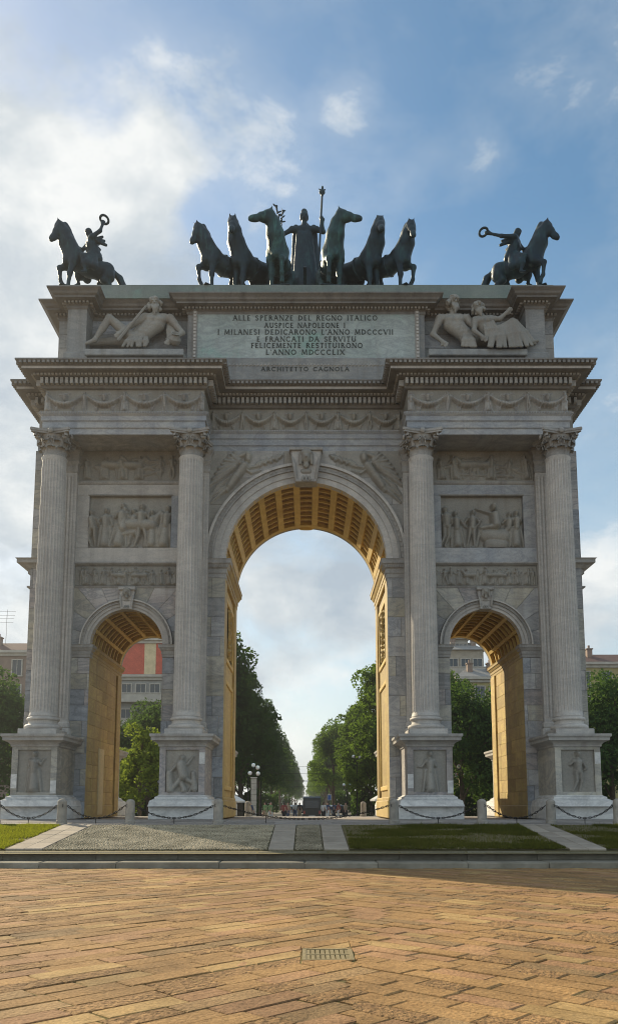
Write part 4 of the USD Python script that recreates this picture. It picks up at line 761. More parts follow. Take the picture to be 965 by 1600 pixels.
# ---- flying victories over the great arch
def victory(s):
    def q(a, b):
        x, z = at(290 + a / 2.474, 680 + b / 2.474, YW); return s * -x if s > 0 else x, z
    c = []
    def seg(a, b, r1, r2, k=1.0):
        (x1, z1), (x2, z2) = q(*a), q(*b); c.append((x1, z1, x2, z2, r1, r2, k))
    for i, t in enumerate(np.linspace(0, 1, 9)):              # the wing's feathers
        seg((205 - 20 * t, 100 + 30 * t), (190 - 95 * t + 0, 70 + 125 * t - 18 * math.sin(PI * t)), .16, .10, .7 + .25 * (i % 2))
    seg((240, 72), (180, 95), .14, .12, .8)
    seg((243, 82), (241, 98), .20, .18, 1.1); seg((238, 100), (232, 118), .10, .11); seg((228, 122), (196, 165), .24, .22, 1.0); seg((215, 112), (243, 130), .12, .12)
    seg((196, 165), (170, 200), .25, .20); seg((185, 180), (160, 215), .2, .14); seg((165, 205), (120, 243), .14, .08); seg((185, 170), (150, 205), .18, .12, .8); seg((150, 205), (105, 235), .11, .07, .8)
    seg((190, 185), (130, 215), .12, .10, .9); seg((175, 165), (120, 200), .09, .07, 1.1); seg((160, 175), (110, 222), .08, .07, .9); seg((120, 243), (100, 262), .08, .05)
    seg((243, 128), (285, 122), .09, .07); seg((285, 122), (318, 102), .07, .055); seg((222, 128), (255, 150), .09, .07); seg((255, 150), (290, 138), .07, .05)
    for i in range(9): seg((275 + i * 11, 118 - i * 3.5 + 6 * (i % 2)), (283 + i * 11, 108 - i * 3.5 - 4 * (i % 2)), .09, .07, 1.2)
    for i in range(5): seg((120 - i * 8, 205 + i * 12), (100 - i * 3, 235 + i * 5), .09, .05, .6)
    c = [(a - s * 2.1, b - 13.7, a2 - s * 2.1, b2 - 13.7, r1 * .78, r2 * .78, k * .62) for a, b, a2, b2, r1, r2, k in c]
    m = relief(4.4, 4.8, c, res=.032, back=False, seed=9 + s); m.apply_translation((s * 2.1, YW - .055, 13.7)); return m
for s in (-1, 1): obj('winged_figure', victory(s), 'marble_relief', arch, label='winged victory carved in the spandrel ' + ('left' if s < 0 else 'right') + ' of the keystone')

# ---- pale stones of the platform
pf = struct('platform', bx(-14.5, 14.5, YP + .03, 12.4, -.6, -.05), 'platform_stone')
for j in range(4):
    y0 = YP + j * 1.45; x = -14.5
    while x < 14.5:
        w = R.uniform(1.3, 2.1); x1 = min(x + w, 14.5); obj('paving_slab', slab([(x + .006, y0 + .006), (x1 - .006, y0 + .006), (x1 - .006, y0 + 1.444), (x + .006, y0 + 1.444)], -.30 if j == 0 else -.06, ZP + .05 * (j / 3) + R.uniform(-.004, .004), .012), 'platform_stone', pf); x = x1
# ------------------------------------------------------------------ figures
ZR = 23.42
def V(*a): return np.array(a, float)
def horse_prims(neck_up=1.0, turn=0.0, nod=0.0, lift=(0, 1), lean=0.0, gait=0.0, mane_seed=0, rear=0.0):
    """A horse of life size facing +x; turn swings neck and head sideways, lift raises the left and right foreleg."""
    rr = np.random.default_rng(mane_seed); p = []; c = lambda a, b, ra, rb: p.append(('c', a, b, ra, rb))
    c((.46, 0, 1.26), (0, 0, 1.20), .30, .31); c((0, 0, 1.20), (-.52, 0, 1.30), .31, .30); c((.38, 0, 1.50), (-.05, 0, 1.44), .13, .10); c((-.10, 0, 1.42), (-.60, 0, 1.50), .12, .15)
    for s in (-1, 1):
        c((-.55, s * .15, 1.30), (-.60, s * .16, 1.05), .24, .20); c((.46, s * .15, 1.36), (.56, s * .17, 1.06), .19, .15)
    c((.60, 0, 1.24), (.70, 0, 1.12), .21, .16)
    ct, st = math.cos(turn), math.sin(turn)
    def N(x, z, y=0.0, f=1.0):                                # a point of the neck, swung sideways
        a = turn * .30 * f; return (.45 + (x - .45) * math.cos(a) - y * math.sin(a), (x - .45) * math.sin(a) + y * math.cos(a), z)
    k = neck_up
    c((.48, 0, 1.36), N(.72, 1.38 + .32 * k, 0, .35), .31, .26); c((.62, 0, 1.24), N(.80, 1.38 + .26 * k, 0, .3), .21, .18)
    c(N(.74, 1.38 + .34 * k, 0, .35), N(.84, 1.38 + .62 * k, 0, .7), .26, .205); c(N(.84, 1.38 + .62 * k, 0, .7), N(.96, 1.38 + .78 * k, 0, 1), .205, .155)
    hx, hz = .97, 1.38 + .78 * k
    def Hd(a, b, y=0.0):                                      # head: a along the face, b upwards
        an = -.72 + nod; q = N(hx, hz); dx = a * math.cos(an) - b * math.sin(an); return (q[0] + dx * ct - y * st, q[1] + dx * st + y * ct, hz + a * math.sin(an) + b * math.cos(an))
    c(Hd(-.02, .01), Hd(.24, -.02), .15, .125); c(Hd(.24, -.02), Hd(.54, -.05), .11, .075); c(Hd(.05, -.12), Hd(.22, -.11), .12, .085); c(Hd(.50, -.05), Hd(.60, -.06), .085, .075); c(Hd(.40, -.12), Hd(.48, -.13), .045, .04)
    for s in (-1, 1):
        c(Hd(-.06, .09, s * .065), Hd(-.13, .24, s * .085), .045, .015); p.append(('e', Hd(.12, .05, s * .09), (.035, .035, .035)))
    for t in np.linspace(0, 1, 13):                           # mane in locks along the crest
        f = .2 + .8 * t; x, z = .52 + .40 * t - .10, 1.62 + (.80 * k - .10) * t; q = N(x, z, 0, f); side = .07 if rr.random() < .5 else -.07
        c(q, N(x - .05 + rr.uniform(-.05, .03), z - .16, side, f), .075, .04)
    c(Hd(-.05, .14), Hd(.10, .13), .05, .03)
    for i, s in enumerate((1, -1)):
        y = s * .17
        if lift[i]:
            l = lift[i]; kx, kz = .62 + .28 * l, .96 + .02 * l; c((.54, y, 1.10), (kx, y, kz - .08), .135, .085); c((kx, y, kz - .08), (kx + .02 - .06 * l, y, kz - .50), .078, .05); c((kx + .02 - .06 * l, y, kz - .50), (kx - .10 * l - .02, y, kz - .62), .055, .05); c((kx - .10 * l - .02, y, kz - .62), (kx - .14 * l, y, kz - .72), .06, .075)
        else:
            c((.53, y, 1.08), (.58 + lean * .3, y * .95, .60), .135, .082); c((.58 + lean * .3, y * .95, .60), (.56 + lean * .5, y * .9, .17), .075, .052); c((.56 + lean * .5, y * .9, .17), (.61 + lean * .5, y * .9, .05), .058, .08); c((.62 + lean * .5, y * .9, .03), (.64 + lean * .5, y * .9, .03), .075, .07)
        g = gait * (1 if i else -1)
        c((-.56, s * .18, 1.08), (-.44 + g, s * .18, .84), .20, .125); c((-.44 + g, s * .18, .84), (-.80 + g, s * .165, .56), .115, .075); c((-.80 + g, s * .165, .56), (-.74 + g, s * .16, .16), .075, .055); c((-.74 + g, s * .16, .16), (-.68 + g, s * .16, .05), .06, .08); c((-.67 + g, s * .16, .03), (-.64 + g, s * .16, .03), .078, .07)
    c((-.80, 0, 1.46), (-1.02, 0, 1.32), .09, .10); c((-1.02, 0, 1.32), (-1.16, .03, .92), .11, .13); c((-1.16, .03, .92), (-1.12, .05, .42), .12, .04)
    c((-.90, .05, 1.38), (-1.20, .08, .75), .05, .06)
    if rear:                                                  # haunches sink, forehand rises
        def mv(q):
            q = np.array(q, float); q[2] *= 1 - rear * (.5 - q[0]) / 1.1 if q[0] < .5 else 1.0; return q
        p = [('c', mv(q[1]), mv(q[2]), q[3], q[4]) if q[0] == 'c' else ('e', mv(q[1]), *q[2:]) for q in p]
    return p
def scaled(p, s): return [('x', V(*q[1]) * s, q[2] * s) if q[0] == 'x' else ('c', V(*q[1]) * s, V(*q[2]) * s, q[3] * s, q[4] * s) if q[0] == 'c' else ('e', V(*q[1]) * s, tuple(x * s for x in q[2]), *q[3:]) for q in p]
def hand(p, H, wrist, tip_dir):
    """Palm, four unequal fingers and a thumb."""
    d = V(*tip_dir); d /= np.linalg.norm(d); w = V(*wrist); a = np.cross(d, V(0, 1, .2)); a /= np.linalg.norm(a)
    p.append(('c', w, w + d * .045 * H, .022 * H, .026 * H))
    for i, l in enumerate((.040, .047, .044, .034)):
        b = w + d * .05 * H + a * (i - 1.5) * .014 * H; p.append(('c', b, b + d * l * H + a * (i - 1.5) * .004 * H, .0085 * H, .0065 * H))
    p.append(('c', w + d * .015 * H - a * .02 * H, w + d * .045 * H - a * .045 * H, .010 * H, .0075 * H))
def human(j, H, robe=None, beard=False, female=False, hair=True, muscle=False):
    """One continuous figure from joints; H is the standing height."""
    p = []; c = lambda a, b, ra, rb: p.append(('c', V(*a), V(*b), ra * H, rb * H)); J = {k: V(*v) for k, v in j.items()}
    h = J['head']; f = J['face'] / np.linalg.norm(J['face']); up = h - J['neck']; up /= np.linalg.norm(up); sd = np.cross(f, up)
    c(h + up * .018 * H, h - up * .012 * H, .052, .046); c(h - up * .02 * H + f * .012 * H, h - up * .045 * H + f * .022 * H, .038, .026); c(h + f * .048 * H + up * .004 * H, h + f * .060 * H - up * .012 * H, .009, .011)
    for s in (-1, 1):
        c(h + sd * s * .05 * H, h + sd * s * .052 * H - up * .012 * H, .011, .009); c(h + sd * s * .02 * H + f * .046 * H + up * .02 * H, h + sd * s * .028 * H + f * .043 * H + up * .019 * H, .010, .010)
    c(h + f * .046 * H - up * .032 * H + sd * .012 * H, h + f * .046 * H - up * .032 * H - sd * .012 * H, .0075, .0075)
    if hair:
        c(h + up * .035 * H - f * .01 * H, h - f * .035 * H - up * .01 * H, .052, .045)
        for s in (-1, 1): c(h + up * .03 * H + sd * s * .035 * H, h - up * .02 * H + sd * s * .045 * H - f * .02 * H, .022, .02)
    if beard:
        c(h - up * .04 * H + f * .035 * H, h - up * .10 * H + f * .045 * H, .032, .016)
        for s in (-1, 1): c(h - up * .02 * H + sd * s * .035 * H + f * .02 * H, h - up * .07 * H + sd * s * .015 * H + f * .04 * H, .022, .018)
    c(h - up * .03 * H, J['neck'], .032, .036); sh = (J['shl'] + J['shr']) / 2; c(J['neck'], sh, .036, .06)
    c(J['shl'], J['shr'], .047, .047); mid = J['chest']; pel = J['pelvis']; w = J['shl'] - J['shr']; w /= np.linalg.norm(w)
    for s in (-1, 1):
        c(mid + w * s * .045 * H, pel + w * s * .03 * H, .070, .055); c(sh + w * s * .06 * H, mid + w * s * .04 * H, .055, .062)
        c(mid + w * s * .035 * H + np.cross(w, mid - pel) / np.linalg.norm(mid - pel) * 0, mid + w * s * .035 * H, .068, .068)
    c(pel + w * .04 * H, pel - w * .04 * H, .068, .068)
    if muscle:
        ax_ = sh - pel; ax_ /= np.linalg.norm(ax_); fw = np.cross(ax_, w); fw /= np.linalg.norm(fw); fw = fw if fw @ f > 0 else -fw
        for s in (-1, 1):
            c(sh * .55 + mid * .45 + w * s * .035 * H + fw * .045 * H, sh * .6 + mid * .4 + w * s * .075 * H + fw * .035 * H, .040, .036)
            for a_ in (.15, .4, .65): c(mid * (1 - a_) + pel * a_ + w * s * .024 * H + fw * .048 * H, mid * (1 - a_) + pel * a_ + w * s * .03 * H + fw * .046 * H, .022, .020)
            c(J['shl' if s > 0 else 'shr'], J['shl' if s > 0 else 'shr'] * .65 + J['ell' if s > 0 else 'elr'] * .35, .050, .042)
    for q in 'lr':
        c(J['sh' + q], J['el' + q], .040, .031); c(J['el' + q], J['wr' + q], .031, .021); hand(p, H, J['wr' + q], J['wr' + q] - J['el' + q])
        c(J['hi' + q], J['kn' + q], .066, .044); c(J['kn' + q], J['kn' + q] * .55 + J['an' + q] * .45, .042, .040); c(J['kn' + q] * .55 + J['an' + q] * .45, J['an' + q], .040, .024); c(J['an' + q], J['to' + q], .026, .018)
    for a, b, ra, rb in robe or []: c(a, b, ra, rb)
    for s in (-1, 1): p.append(('x', h + f * .056 * H + sd * s * .021 * H + up * .008 * H, .012 * H))
    if muscle: p.append(('x', h + f * .064 * H - up * .033 * H, .008 * H))
    return p
def locks(j, H, seed=5, long=1.0):
    r = np.random.default_rng(seed); h, n = V(*j['head']), V(*j['neck']); f = V(*j['face']); f /= np.linalg.norm(f); up = h - n; up /= np.linalg.norm(up); sd = np.cross(f, up); f = np.cross(up, sd); p = []
    for i in range(46):                                       # curls over the skull and down the neck
        d = r.normal(size=3); d /= np.linalg.norm(d); ff, uu = d @ f, d @ up
        if ff > .35 and uu < .45: continue
        q = h + d * .062 * H + up * .004 * H; t = q + (-up * .040 + sd * np.sign(d @ sd) * .010 + f * r.uniform(-.012, .006)) * H * long; p += [('c', q, (q + t) / 2 + d * .010 * H, .017 * H, .019 * H), ('c', (q + t) / 2 + d * .010 * H, t, .019 * H, .010 * H)]
    for i in range(24):                                       # beard in separate strands
        x = r.uniform(-1, 1); q = h + f * (.040 + .012 * (1 - x * x)) * H + sd * x * .040 * H - up * (.030 + .012 * (1 - abs(x))) * H; t = q - up * r.uniform(.055, .105) * (1 - .4 * abs(x)) * H - sd * x * .016 * H + f * .012 * H; p += [('c', q, (q + t) / 2 + f * .008 * H, .012 * H, .013 * H), ('c', (q + t) / 2 + f * .008 * H, t, .013 * H, .006 * H)]
    for s in (-1, 1): p.append(('c', h + f * .050 * H - up * .022 * H, h + f * .046 * H - up * .030 * H + sd * s * .026 * H, .009 * H, .006 * H))
    for s in (-1, 1): p.append(('c', h + f * .050 * H + up * .020 * H + sd * s * .010 * H, h + f * .044 * H + up * .020 * H + sd * s * .034 * H, .008 * H, .006 * H))
    return p
def drape(top, bottom, n, r, sag, seed):
    """Cloth hanging in folds between an upper and a lower line of points."""
    g = np.random.default_rng(seed); T, B_ = np.array(top, float), np.array(bottom, float); p = []
    L = lambda P, t: np.array([np.interp(t * (len(P) - 1), range(len(P)), P[:, i]) for i in range(3)])
    for i in range(n):
        t = (i + .5) / n; a, b = L(T, t), L(B_, np.clip(t + g.uniform(-.06, .06), 0, 1)); m = (a + b) / 2 + V(g.uniform(-.04, .04), -sag * g.uniform(.6, 1.3), -sag * .3); w = r * g.uniform(.75, 1.3); p += [('c', a, m, w * .7, w), ('c', m, b, w, w * .85)]
    return p
def tower(m, M): m.apply_transform(M); return m

# ---- the chariot team
HS = [  # centre x, y, way it faces (0 = towards us, + = right), scale, pose, label
    (-3.75, 2.75, -52, 1.40, dict(turn=-.15, nod=-.35, lift=(.0, .9), neck_up=.95), 'outermost bronze chariot horse on the left, facing left with its foreleg raised'),
    (-2.45, 3.15, -44, 1.50, dict(turn=.75, nod=-.15, lift=(0, 0), neck_up=1.05, gait=.1), 'second bronze chariot horse from the left, neck upright and head turned to the front'),
    (-1.22, 3.1, -6, 1.56, dict(turn=-1.15, nod=.42, lift=(.8, 0), neck_up=1.05), 'bronze chariot horse just left of the charioteer, head in profile to the left'),
    (1.15, 3.1, 6, 1.56, dict(turn=1.15, nod=.42, lift=(0, .8), neck_up=1.05), 'bronze chariot horse just right of the charioteer, head in profile to the right'),
    (2.45, 3.15, 44, 1.50, dict(turn=-.70, nod=-.1, lift=(0, 0), neck_up=1.05, gait=-.1), 'second bronze chariot horse from the right, leaning back with head to the front'),
    (3.75, 2.75, 52, 1.40, dict(turn=-.75, nod=-.25, lift=(.9, 0), neck_up=.95), 'outermost bronze chariot horse on the right, its bent foreleg lifted clear')]
for i, (x, y, yaw, s, pose, lab) in enumerate(HS):
    a = math.radians(yaw); rz = math.atan2(-math.cos(a), math.sin(a)); m = body(scaled(horse_prims(mane_seed=i, **pose), s), h=.048, k=.10, bump=.012, seed=i)
    t = thing('chariot_horse', lab, 'statue', (x, y, ZR), rz, 'six horses of the bronze chariot team'); obj('horse_body', m, 'bronze_green' if i in (2, 3) else 'bronze', t, True)
    hr = [[(.95 * s * math.cos(q), .33 * s * math.sin(q), 1.24 * s) for q in np.linspace(-1.2, 1.2, 9)], [(.05 * s, .33 * s * math.cos(q), (1.20 + .33 * math.sin(q)) * s) for q in np.linspace(0, 2 * PI, 17)]]
    obj('harness', cat(tube(hr[1], .035 * s, 5)), 'bronze', t)
    obj('statue_plinth', cbx(-1.25 * s, .95 * s, -.42 * s, .42 * s, 0, .07, .02), 'bronze', t)
# ---- chariot and charioteer
YC = 4.7
ch = thing('chariot', 'bronze two wheeled chariot half hidden behind the team of horses', 'statue', (-.05, YC, ZR))
a = np.linspace(PI, 2 * PI, 21)
obj('chariot_body', cat(grid_mesh(np.array([[(1.0 * math.cos(t) * k, .85 * math.sin(t) * k + .3, z - .35 * (1 + math.sin(t)) * (z > 1)) for t in a] for k, z in ((.92, .75), (1.0, .95), (1.06, 1.6), (1.02, 2.15), (.97, 2.14), (1.0, 1.6), (.94, .95))])), cbx(-.95, .95, -.5, 1.0, .72, .88, .03)), 'bronze', ch)
for s in (-1, 1):
    w = sub('wheel', ch); obj('wheel_rim', tube([(s * 1.25, .3 + .72 * math.cos(t), .74 + .72 * math.sin(t)) for t in np.linspace(0, 2 * PI, 29)], .07, 6), 'bronze', w)
    obj('wheel_spokes', cat(*[tube([(s * 1.25, .3, .74), (s * 1.25, .3 + .7 * math.cos(t), .74 + .7 * math.sin(t))], .045, 5) for t in np.arange(8) * PI / 4], tube([(s * .9, .3, .74), (s * 1.38, .3, .74)], .11, 8)), 'bronze', w)
obj('chariot_pole', tube([(0, -.4, .85), (0, -1.5, 1.0), (0, -2.2, 1.5)], .07, 6), 'bronze', ch)
def A3(u, v, y): x, z = at(u, v, y); return (x, y, z)
yc = YC
J = dict(head=A3(475, 339, yc - .05), face=(0, -1, -.12), neck=A3(475, 351, yc), chest=A3(475, 372, yc), pelvis=A3(476, 398, yc), shl=A3(456, 358, yc), ell=A3(442, 366, yc - .05), wrl=A3(434, 358, yc - .35), shr=A3(494, 358, yc), elr=A3(505, 362, yc - .1), wrr=A3(503, 347, yc - .15),
         hil=A3(469, 402, yc), knl=(-.32, yc - .1, 25.45), anl=(-.30, yc, 24.5), tol=(-.34, yc - .3, 24.38), hir=A3(484, 402, yc), knr=(.28, yc + .05, 25.45), anr=(.28, yc + .05, 24.5), tor=(.32, yc - .25, 24.38))
b0 = J['pelvis']
robe = [(V(*A3(475, 368, yc)) + V(dx * .5, -.02, 0), (dx * 1.0, yc + dy, 24.55), .05, .068) for dx, dy in ((-.5, 0), (-.3, -.16), (-.1, -.2), (.1, -.2), (.3, -.16), (.5, 0))] + [(V(*A3(462, 356, yc + .25)), (-.55, yc + .45, 24.8), .05, .09), (V(*A3(490, 356, yc + .25)), (.55, yc + .45, 24.8), .05, .09), (V(*A3(476, 356, yc + .28)), (0, yc + .5, 24.8), .08, .12)]
O = V(-.05, YC, ZR)
pt = thing('charioteer_statue', 'robed bronze charioteer standing above the horses with a tall staff', 'statue', tuple(O))
pr = human(J, 3.15, robe); pr.append(('c', V(*A3(475, 331, yc)), V(*A3(477, 333, yc + .2)), .16, .12)); mm = body(pr, h=.042, k=.09, bump=.01, seed=3); mm.apply_translation(-O); obj('robed_body', mm, 'bronze', pt, True)
st0, st1 = V(*A3(498, 410, yc - .3)) - O, V(*A3(503, 303, yc - .3)) - O
sf = sub('staff', pt); obj('staff_shaft', tube([st0 + (st0 - st1) * .4, st0, st1], .05, 8), 'bronze', sf)
tip = V(*A3(503, 300, yc - .3)) - O
obj('staff_finial', body([('e', tip, (.15, .12, .13)), ('c', tip, tip + V(.02, 0, .30), .08, .05), ('c', tip + V(-.02, 0, .05), tip + V(-.15, 0, .18), .05, .03), ('c', tip + V(.02, 0, .05), tip + V(.15, 0, .15), .05, .03), ('c', tip - V(0, 0, .2), tip, .06, .09)], h=.03, k=.04), 'bronze', sf, True)
def branch(base, top, n, seed, rad=.02, lw=.10):
    r = np.random.default_rng(seed); ms = [tube([base, (base + top) / 2 + r.uniform(-.05, .05, 3), top], [rad, rad * .8, rad * .4], 5)]
    for i in range(n):
        q = base + (top - base) * (.25 + .75 * i / n); d = V(r.uniform(-1, 1), r.uniform(-.4, .4), r.uniform(.1, 1)); d /= np.linalg.norm(d); l = trimesh.creation.icosphere(1, 1.0); l.apply_scale((lw * .38, lw * .2, lw)); M = trimesh.geometry.align_vectors([0, 0, 1], d); M[:3, 3] = q + d * lw; l.apply_transform(M); ms.append(l)
    return cat(ms)
hb = V(*A3(439, 362, yc - .35)) - O
obj('laurel_branch', cat(branch(hb, V(*A3(430, 320, yc - .35)) - O, 13, 4, .025, .12), branch(hb, V(*A3(440, 325, yc - .35)) - O, 9, 5, .025, .11)), 'bronze', pt)

# ---- riders on the corners
def rider(side, arm):
    """In the horse's own frame: x forwards, y left."""
    z = 1.42; H = 1.95; ch_ = (-.02, 0, z + .48)
    J = dict(head=(.06, 0, z + .92), face=(1, side * .35, -.05), neck=(.02, 0, z + .77), chest=(-.01, 0, z + .45), pelvis=(-.08, 0, z + .06), shl=(0, .21, z + .68), shr=(0, -.21, z + .68), hil=(-.04, .13, z + .06), knl=(.34, .37, z - .22), anl=(.22, .40, z - .72), tol=(.36, .43, z - .80), hir=(-.04, -.13, z + .06), knr=(.34, -.37, z - .22), anr=(.22, -.40, z - .72), tor=(.36, -.43, z - .80))
    other = (.30, 0, z + .42)
    if side > 0: J.update(elr=(.18, -.28, z + .44), wrr=(.44, -.10, z + .40), ell=arm[0], wrl=arm[1])
    else: J.update(ell=(.18, .28, z + .44), wrl=(.44, .10, z + .40), elr=arm[0], wrr=arm[1])
    robe = [((-.05, s * .12, z + .1), (.18, s * .34, z - .42), .07, .085) for s in (-1, 1)] + [((-.10, s * .06, z + .55), (-.24, s * .13, z + .02), .05, .08) for s in (-1, 0, 1)] + [((-.12, s * .2, z + .05), (-.05, s * .40, z - .45), .05, .07) for s in (-1, 1)]
    robe += [((-.12, s * .12, z + .66), (-.34 - .05 * i, s * (.20 + .05 * i), z + .80 - .16 * i), .04, .025) for s in (-1, 1) for i in range(3)]
    return human(J, H, robe, female=True), J
def corner(name_lab, x, y, yaw, side, arm, pose, s=1.34):
    a = math.radians(yaw); rz = math.atan2(-math.cos(a), math.sin(a)); t = thing('equestrian_statue', name_lab, 'statue', (x, y, ZR), rz, None)
    obj('horse_body', body(scaled(horse_prims(mane_seed=20 + side, **pose), s), h=.046, k=.10, bump=.01, seed=8), 'bronze', t, True)
    p, J = rider(side, arm); obj('rider', body(scaled(p, s), h=.036, k=.07, bump=.008, seed=4), 'bronze', t, True)
    w = V(*arm[1]); d = w - V(*arm[0]); d /= np.linalg.norm(d); c = (w + d * .24) * s; e1 = d; e1 = V(1, 0, .25); e2 = V(0, side * .75, .50)
    ring = [c + 0.135 * s * (e1 * math.cos(q) + e2 * math.sin(q)) for q in np.linspace(0, 2 * PI, 25)]
    ms = [tube(ring, .034 * s, 6)] + [tower(trimesh.creation.icosphere(0, .045 * s), trimesh.transformations.translation_matrix(q)) for q in ring[::1]]; obj('wreath', cat(ms), 'bronze', t)
    obj('saddle_cloth', body([('e', V(-.02, 0, 1.22) * s, (.36 * s, .345 * s, .26 * s))], h=.05, k=.02), 'bronze', t, True)
    obj('statue_plinth', cbx(-1.25 * s, 1.0 * s, -.42 * s, .42 * s, 0, .06, .02), 'bronze', t)
corner('bronze winged rider on a horse facing left, wreath held high, left end of the roof', -9.95, 2.70, -60, 1, ((-.22, .34, 2.30), (-.30, .30, 2.58)), dict(turn=.08, nod=-.28, lift=(0, 1.0), neck_up=1.05, lean=.25, rear=.13), 1.41)
corner('bronze rider on a horse facing right, wreath held out behind, right end of the roof', 9.68, 2.70, 60, -1, ((-.36, -.42, 2.12), (-.70, -.50, 2.28)), dict(turn=.05, nod=-.15, lift=(0, 1.0), neck_up=1.08, lean=.15, rear=.13), 1.41)
rg = thing('fallen_wreath', 'small bronze ring lying on the roof edge behind the left rider', 'wreath', (-8.0, 2.05, ZR)); obj('ring', tube([(.30 * math.cos(q), .2 * math.sin(q), .12 + .05 * math.sin(q)) for q in np.linspace(0, 2 * PI, 21)], .06, 6), 'bronze', rg)

# ---- reclining river gods on the attic ledge
def god(name_lab, J, H, robe, O, cloth=None, seed=5, k=.05):
    t = thing('river_god_statue', name_lab, 'statue', tuple(O), group='reclining marble river gods'); m = body(human(J, H, robe, False, muscle=True), h=.030, k=k, bump=.006, seed=2); m.apply_translation(-V(*O)); obj('reclining_body', m, 'marble_statue', t, True)
    m = body(locks(J, H, seed), h=.024, k=.02); m.apply_translation(-V(*O)); obj('hair_and_beard', m, 'marble_statue', t, True)
    if cloth: m = body(cloth, h=.028, k=.075); m.apply_translation(-V(*O)); obj('drapery', m, 'marble_statue', t, True)
    return t
Y = 1.85; B = lambda u, v, dy=0.0: A3(u, v, Y + dy)
O1 = V(*A3(215, 542, Y)); O1[2] = 20.2
J = dict(head=B(242, 474, -.15), face=(.08, -1, -.15), neck=B(243, 490, -.05), chest=B(241, 508), pelvis=B(216, 529), shl=B(227, 496), ell=B(205, 508, -.15), wrl=B(190, 519, -.3), shr=B(266, 498), elr=B(285, 520, -.1), wrr=B(268, 531, -.35),
         hil=B(206, 528, -.05), knl=B(171, 497, -.25), anl=B(148, 531, -.35), tol=B(136, 536, -.45), hir=B(210, 532, .1), knr=B(172, 533, .2), anr=B(132, 537, .25), tor=B(120, 535, .15))
cl1 = drape([B(232, 527, -.22), B(214, 525, -.28), B(200, 527, -.30)], [B(230, 540, -.40), B(212, 541, -.44), B(190, 541, -.44)], 9, .055, .05, 1) + drape([B(228, 497, .0), B(222, 500, .05)], [B(206, 536, -.05), B(192, 538, -.1)], 5, .06, .05, 2) + drape([B(262, 496, .1), B(270, 502, .1)], [B(262, 538, .0), B(280, 539, .0)], 5, .06, .03, 3)
g1 = god('bearded marble river god reclining alone, leaning on an urn left of the inscription', J, 4.0, [], O1, cl1, 5)
obj('urn', tower(lathe([(0, 0), (.18, 0), (.26, .12), (.27, .26), (.18, .38), (.15, .44), (.20, .50), (.16, .50), (.1, .40)], 20), trimesh.transformations.compose_matrix(angles=(.9, 0, .3), translate=V(*B(272, 538, -.2)) - O1)), 'marble_statue', g1, 30)
obj('oar', tube([V(*B(228, 478, -.3)) - O1, V(*B(184, 532, -.45)) - O1], [.05, .07], 6), 'marble_statue', g1)
O2 = V(*A3(712, 542, Y)); O2[2] = 20.2
J = dict(head=B(708, 472, -.12), face=(.35, -1, -.05), neck=B(707, 488, -.02), chest=B(708, 508), pelvis=B(732, 529), shl=B(687, 498), ell=B(676, 522, -.1), wrl=B(690, 533, -.35), shr=B(728, 498), elr=B(742, 512, -.05), wrr=B(752, 523, -.25),
         hil=B(735, 532, .1), knl=B(770, 535, .15), anl=B(805, 538, .25), tol=B(815, 537, .2), hir=B(740, 529, -.02), knr=B(775, 520, .1), anr=B(800, 536, .25), tor=B(812, 538, .2))
g2 = god('bare chested bearded marble river god propped on one arm right of the inscription', J, 4.0, [], O2, drape([B(722, 524, -.25), B(738, 524, -.28)], [B(718, 540, -.35), B(745, 541, -.45)], 8, .07, .06, 4), 6)
obj('leaf_crown', tube([V(*B(708, 466, -.12)) - O2 + V(.19 * math.cos(q), .19 * math.sin(q), .03) for q in np.linspace(0, 2 * PI, 19)], .05, 6), 'marble_statue', g2)
O3 = V(*A3(775, 542, Y)); O3[2] = 20.2
J = dict(head=B(746, 480, -.45), face=(-.3, -1, .15), neck=B(750, 492, -.40), chest=B(757, 508, -.35), pelvis=B(768, 528, -.35), shl=B(742, 501, -.45), ell=B(740, 516, -.55), wrl=B(752, 525, -.65), shr=B(767, 499, -.35), elr=B(780, 498, -.5), wrr=B(790, 489, -.55),
         hil=B(770, 531, -.45), knl=B(797, 530, -.55), anl=B(826, 536, -.5), tol=B(840, 532, -.5), hir=B(776, 524, -.3), knr=B(800, 502, -.3), anr=B(822, 530, -.35), tor=B(836, 533, -.4))
cl3 = drape([B(752, 500, -.52), B(763, 497, -.50), B(772, 503, -.5)], [B(756, 532, -.62), B(770, 533, -.62), B(784, 528, -.6)], 8, .055, .05, 5) + drape([B(768, 514, -.55), B(782, 508, -.5), B(798, 499, -.5), B(806, 503, -.5)], [B(760, 541, -.72), B(784, 542, -.75), B(810, 541, -.75), B(832, 539, -.68)], 26, .048, .05, 6) + drape([B(802, 499, -.45), B(808, 503, -.4)], [B(822, 537, -.55), B(838, 536, -.45)], 6, .06, .05, 7)
g3 = god('draped marble river god with bent knee, leaning against the bare chested one', J, 3.5, [(B(768, 516, -.35), B(798, 512, -.35), .04, .04)], O3, cl3, 7)

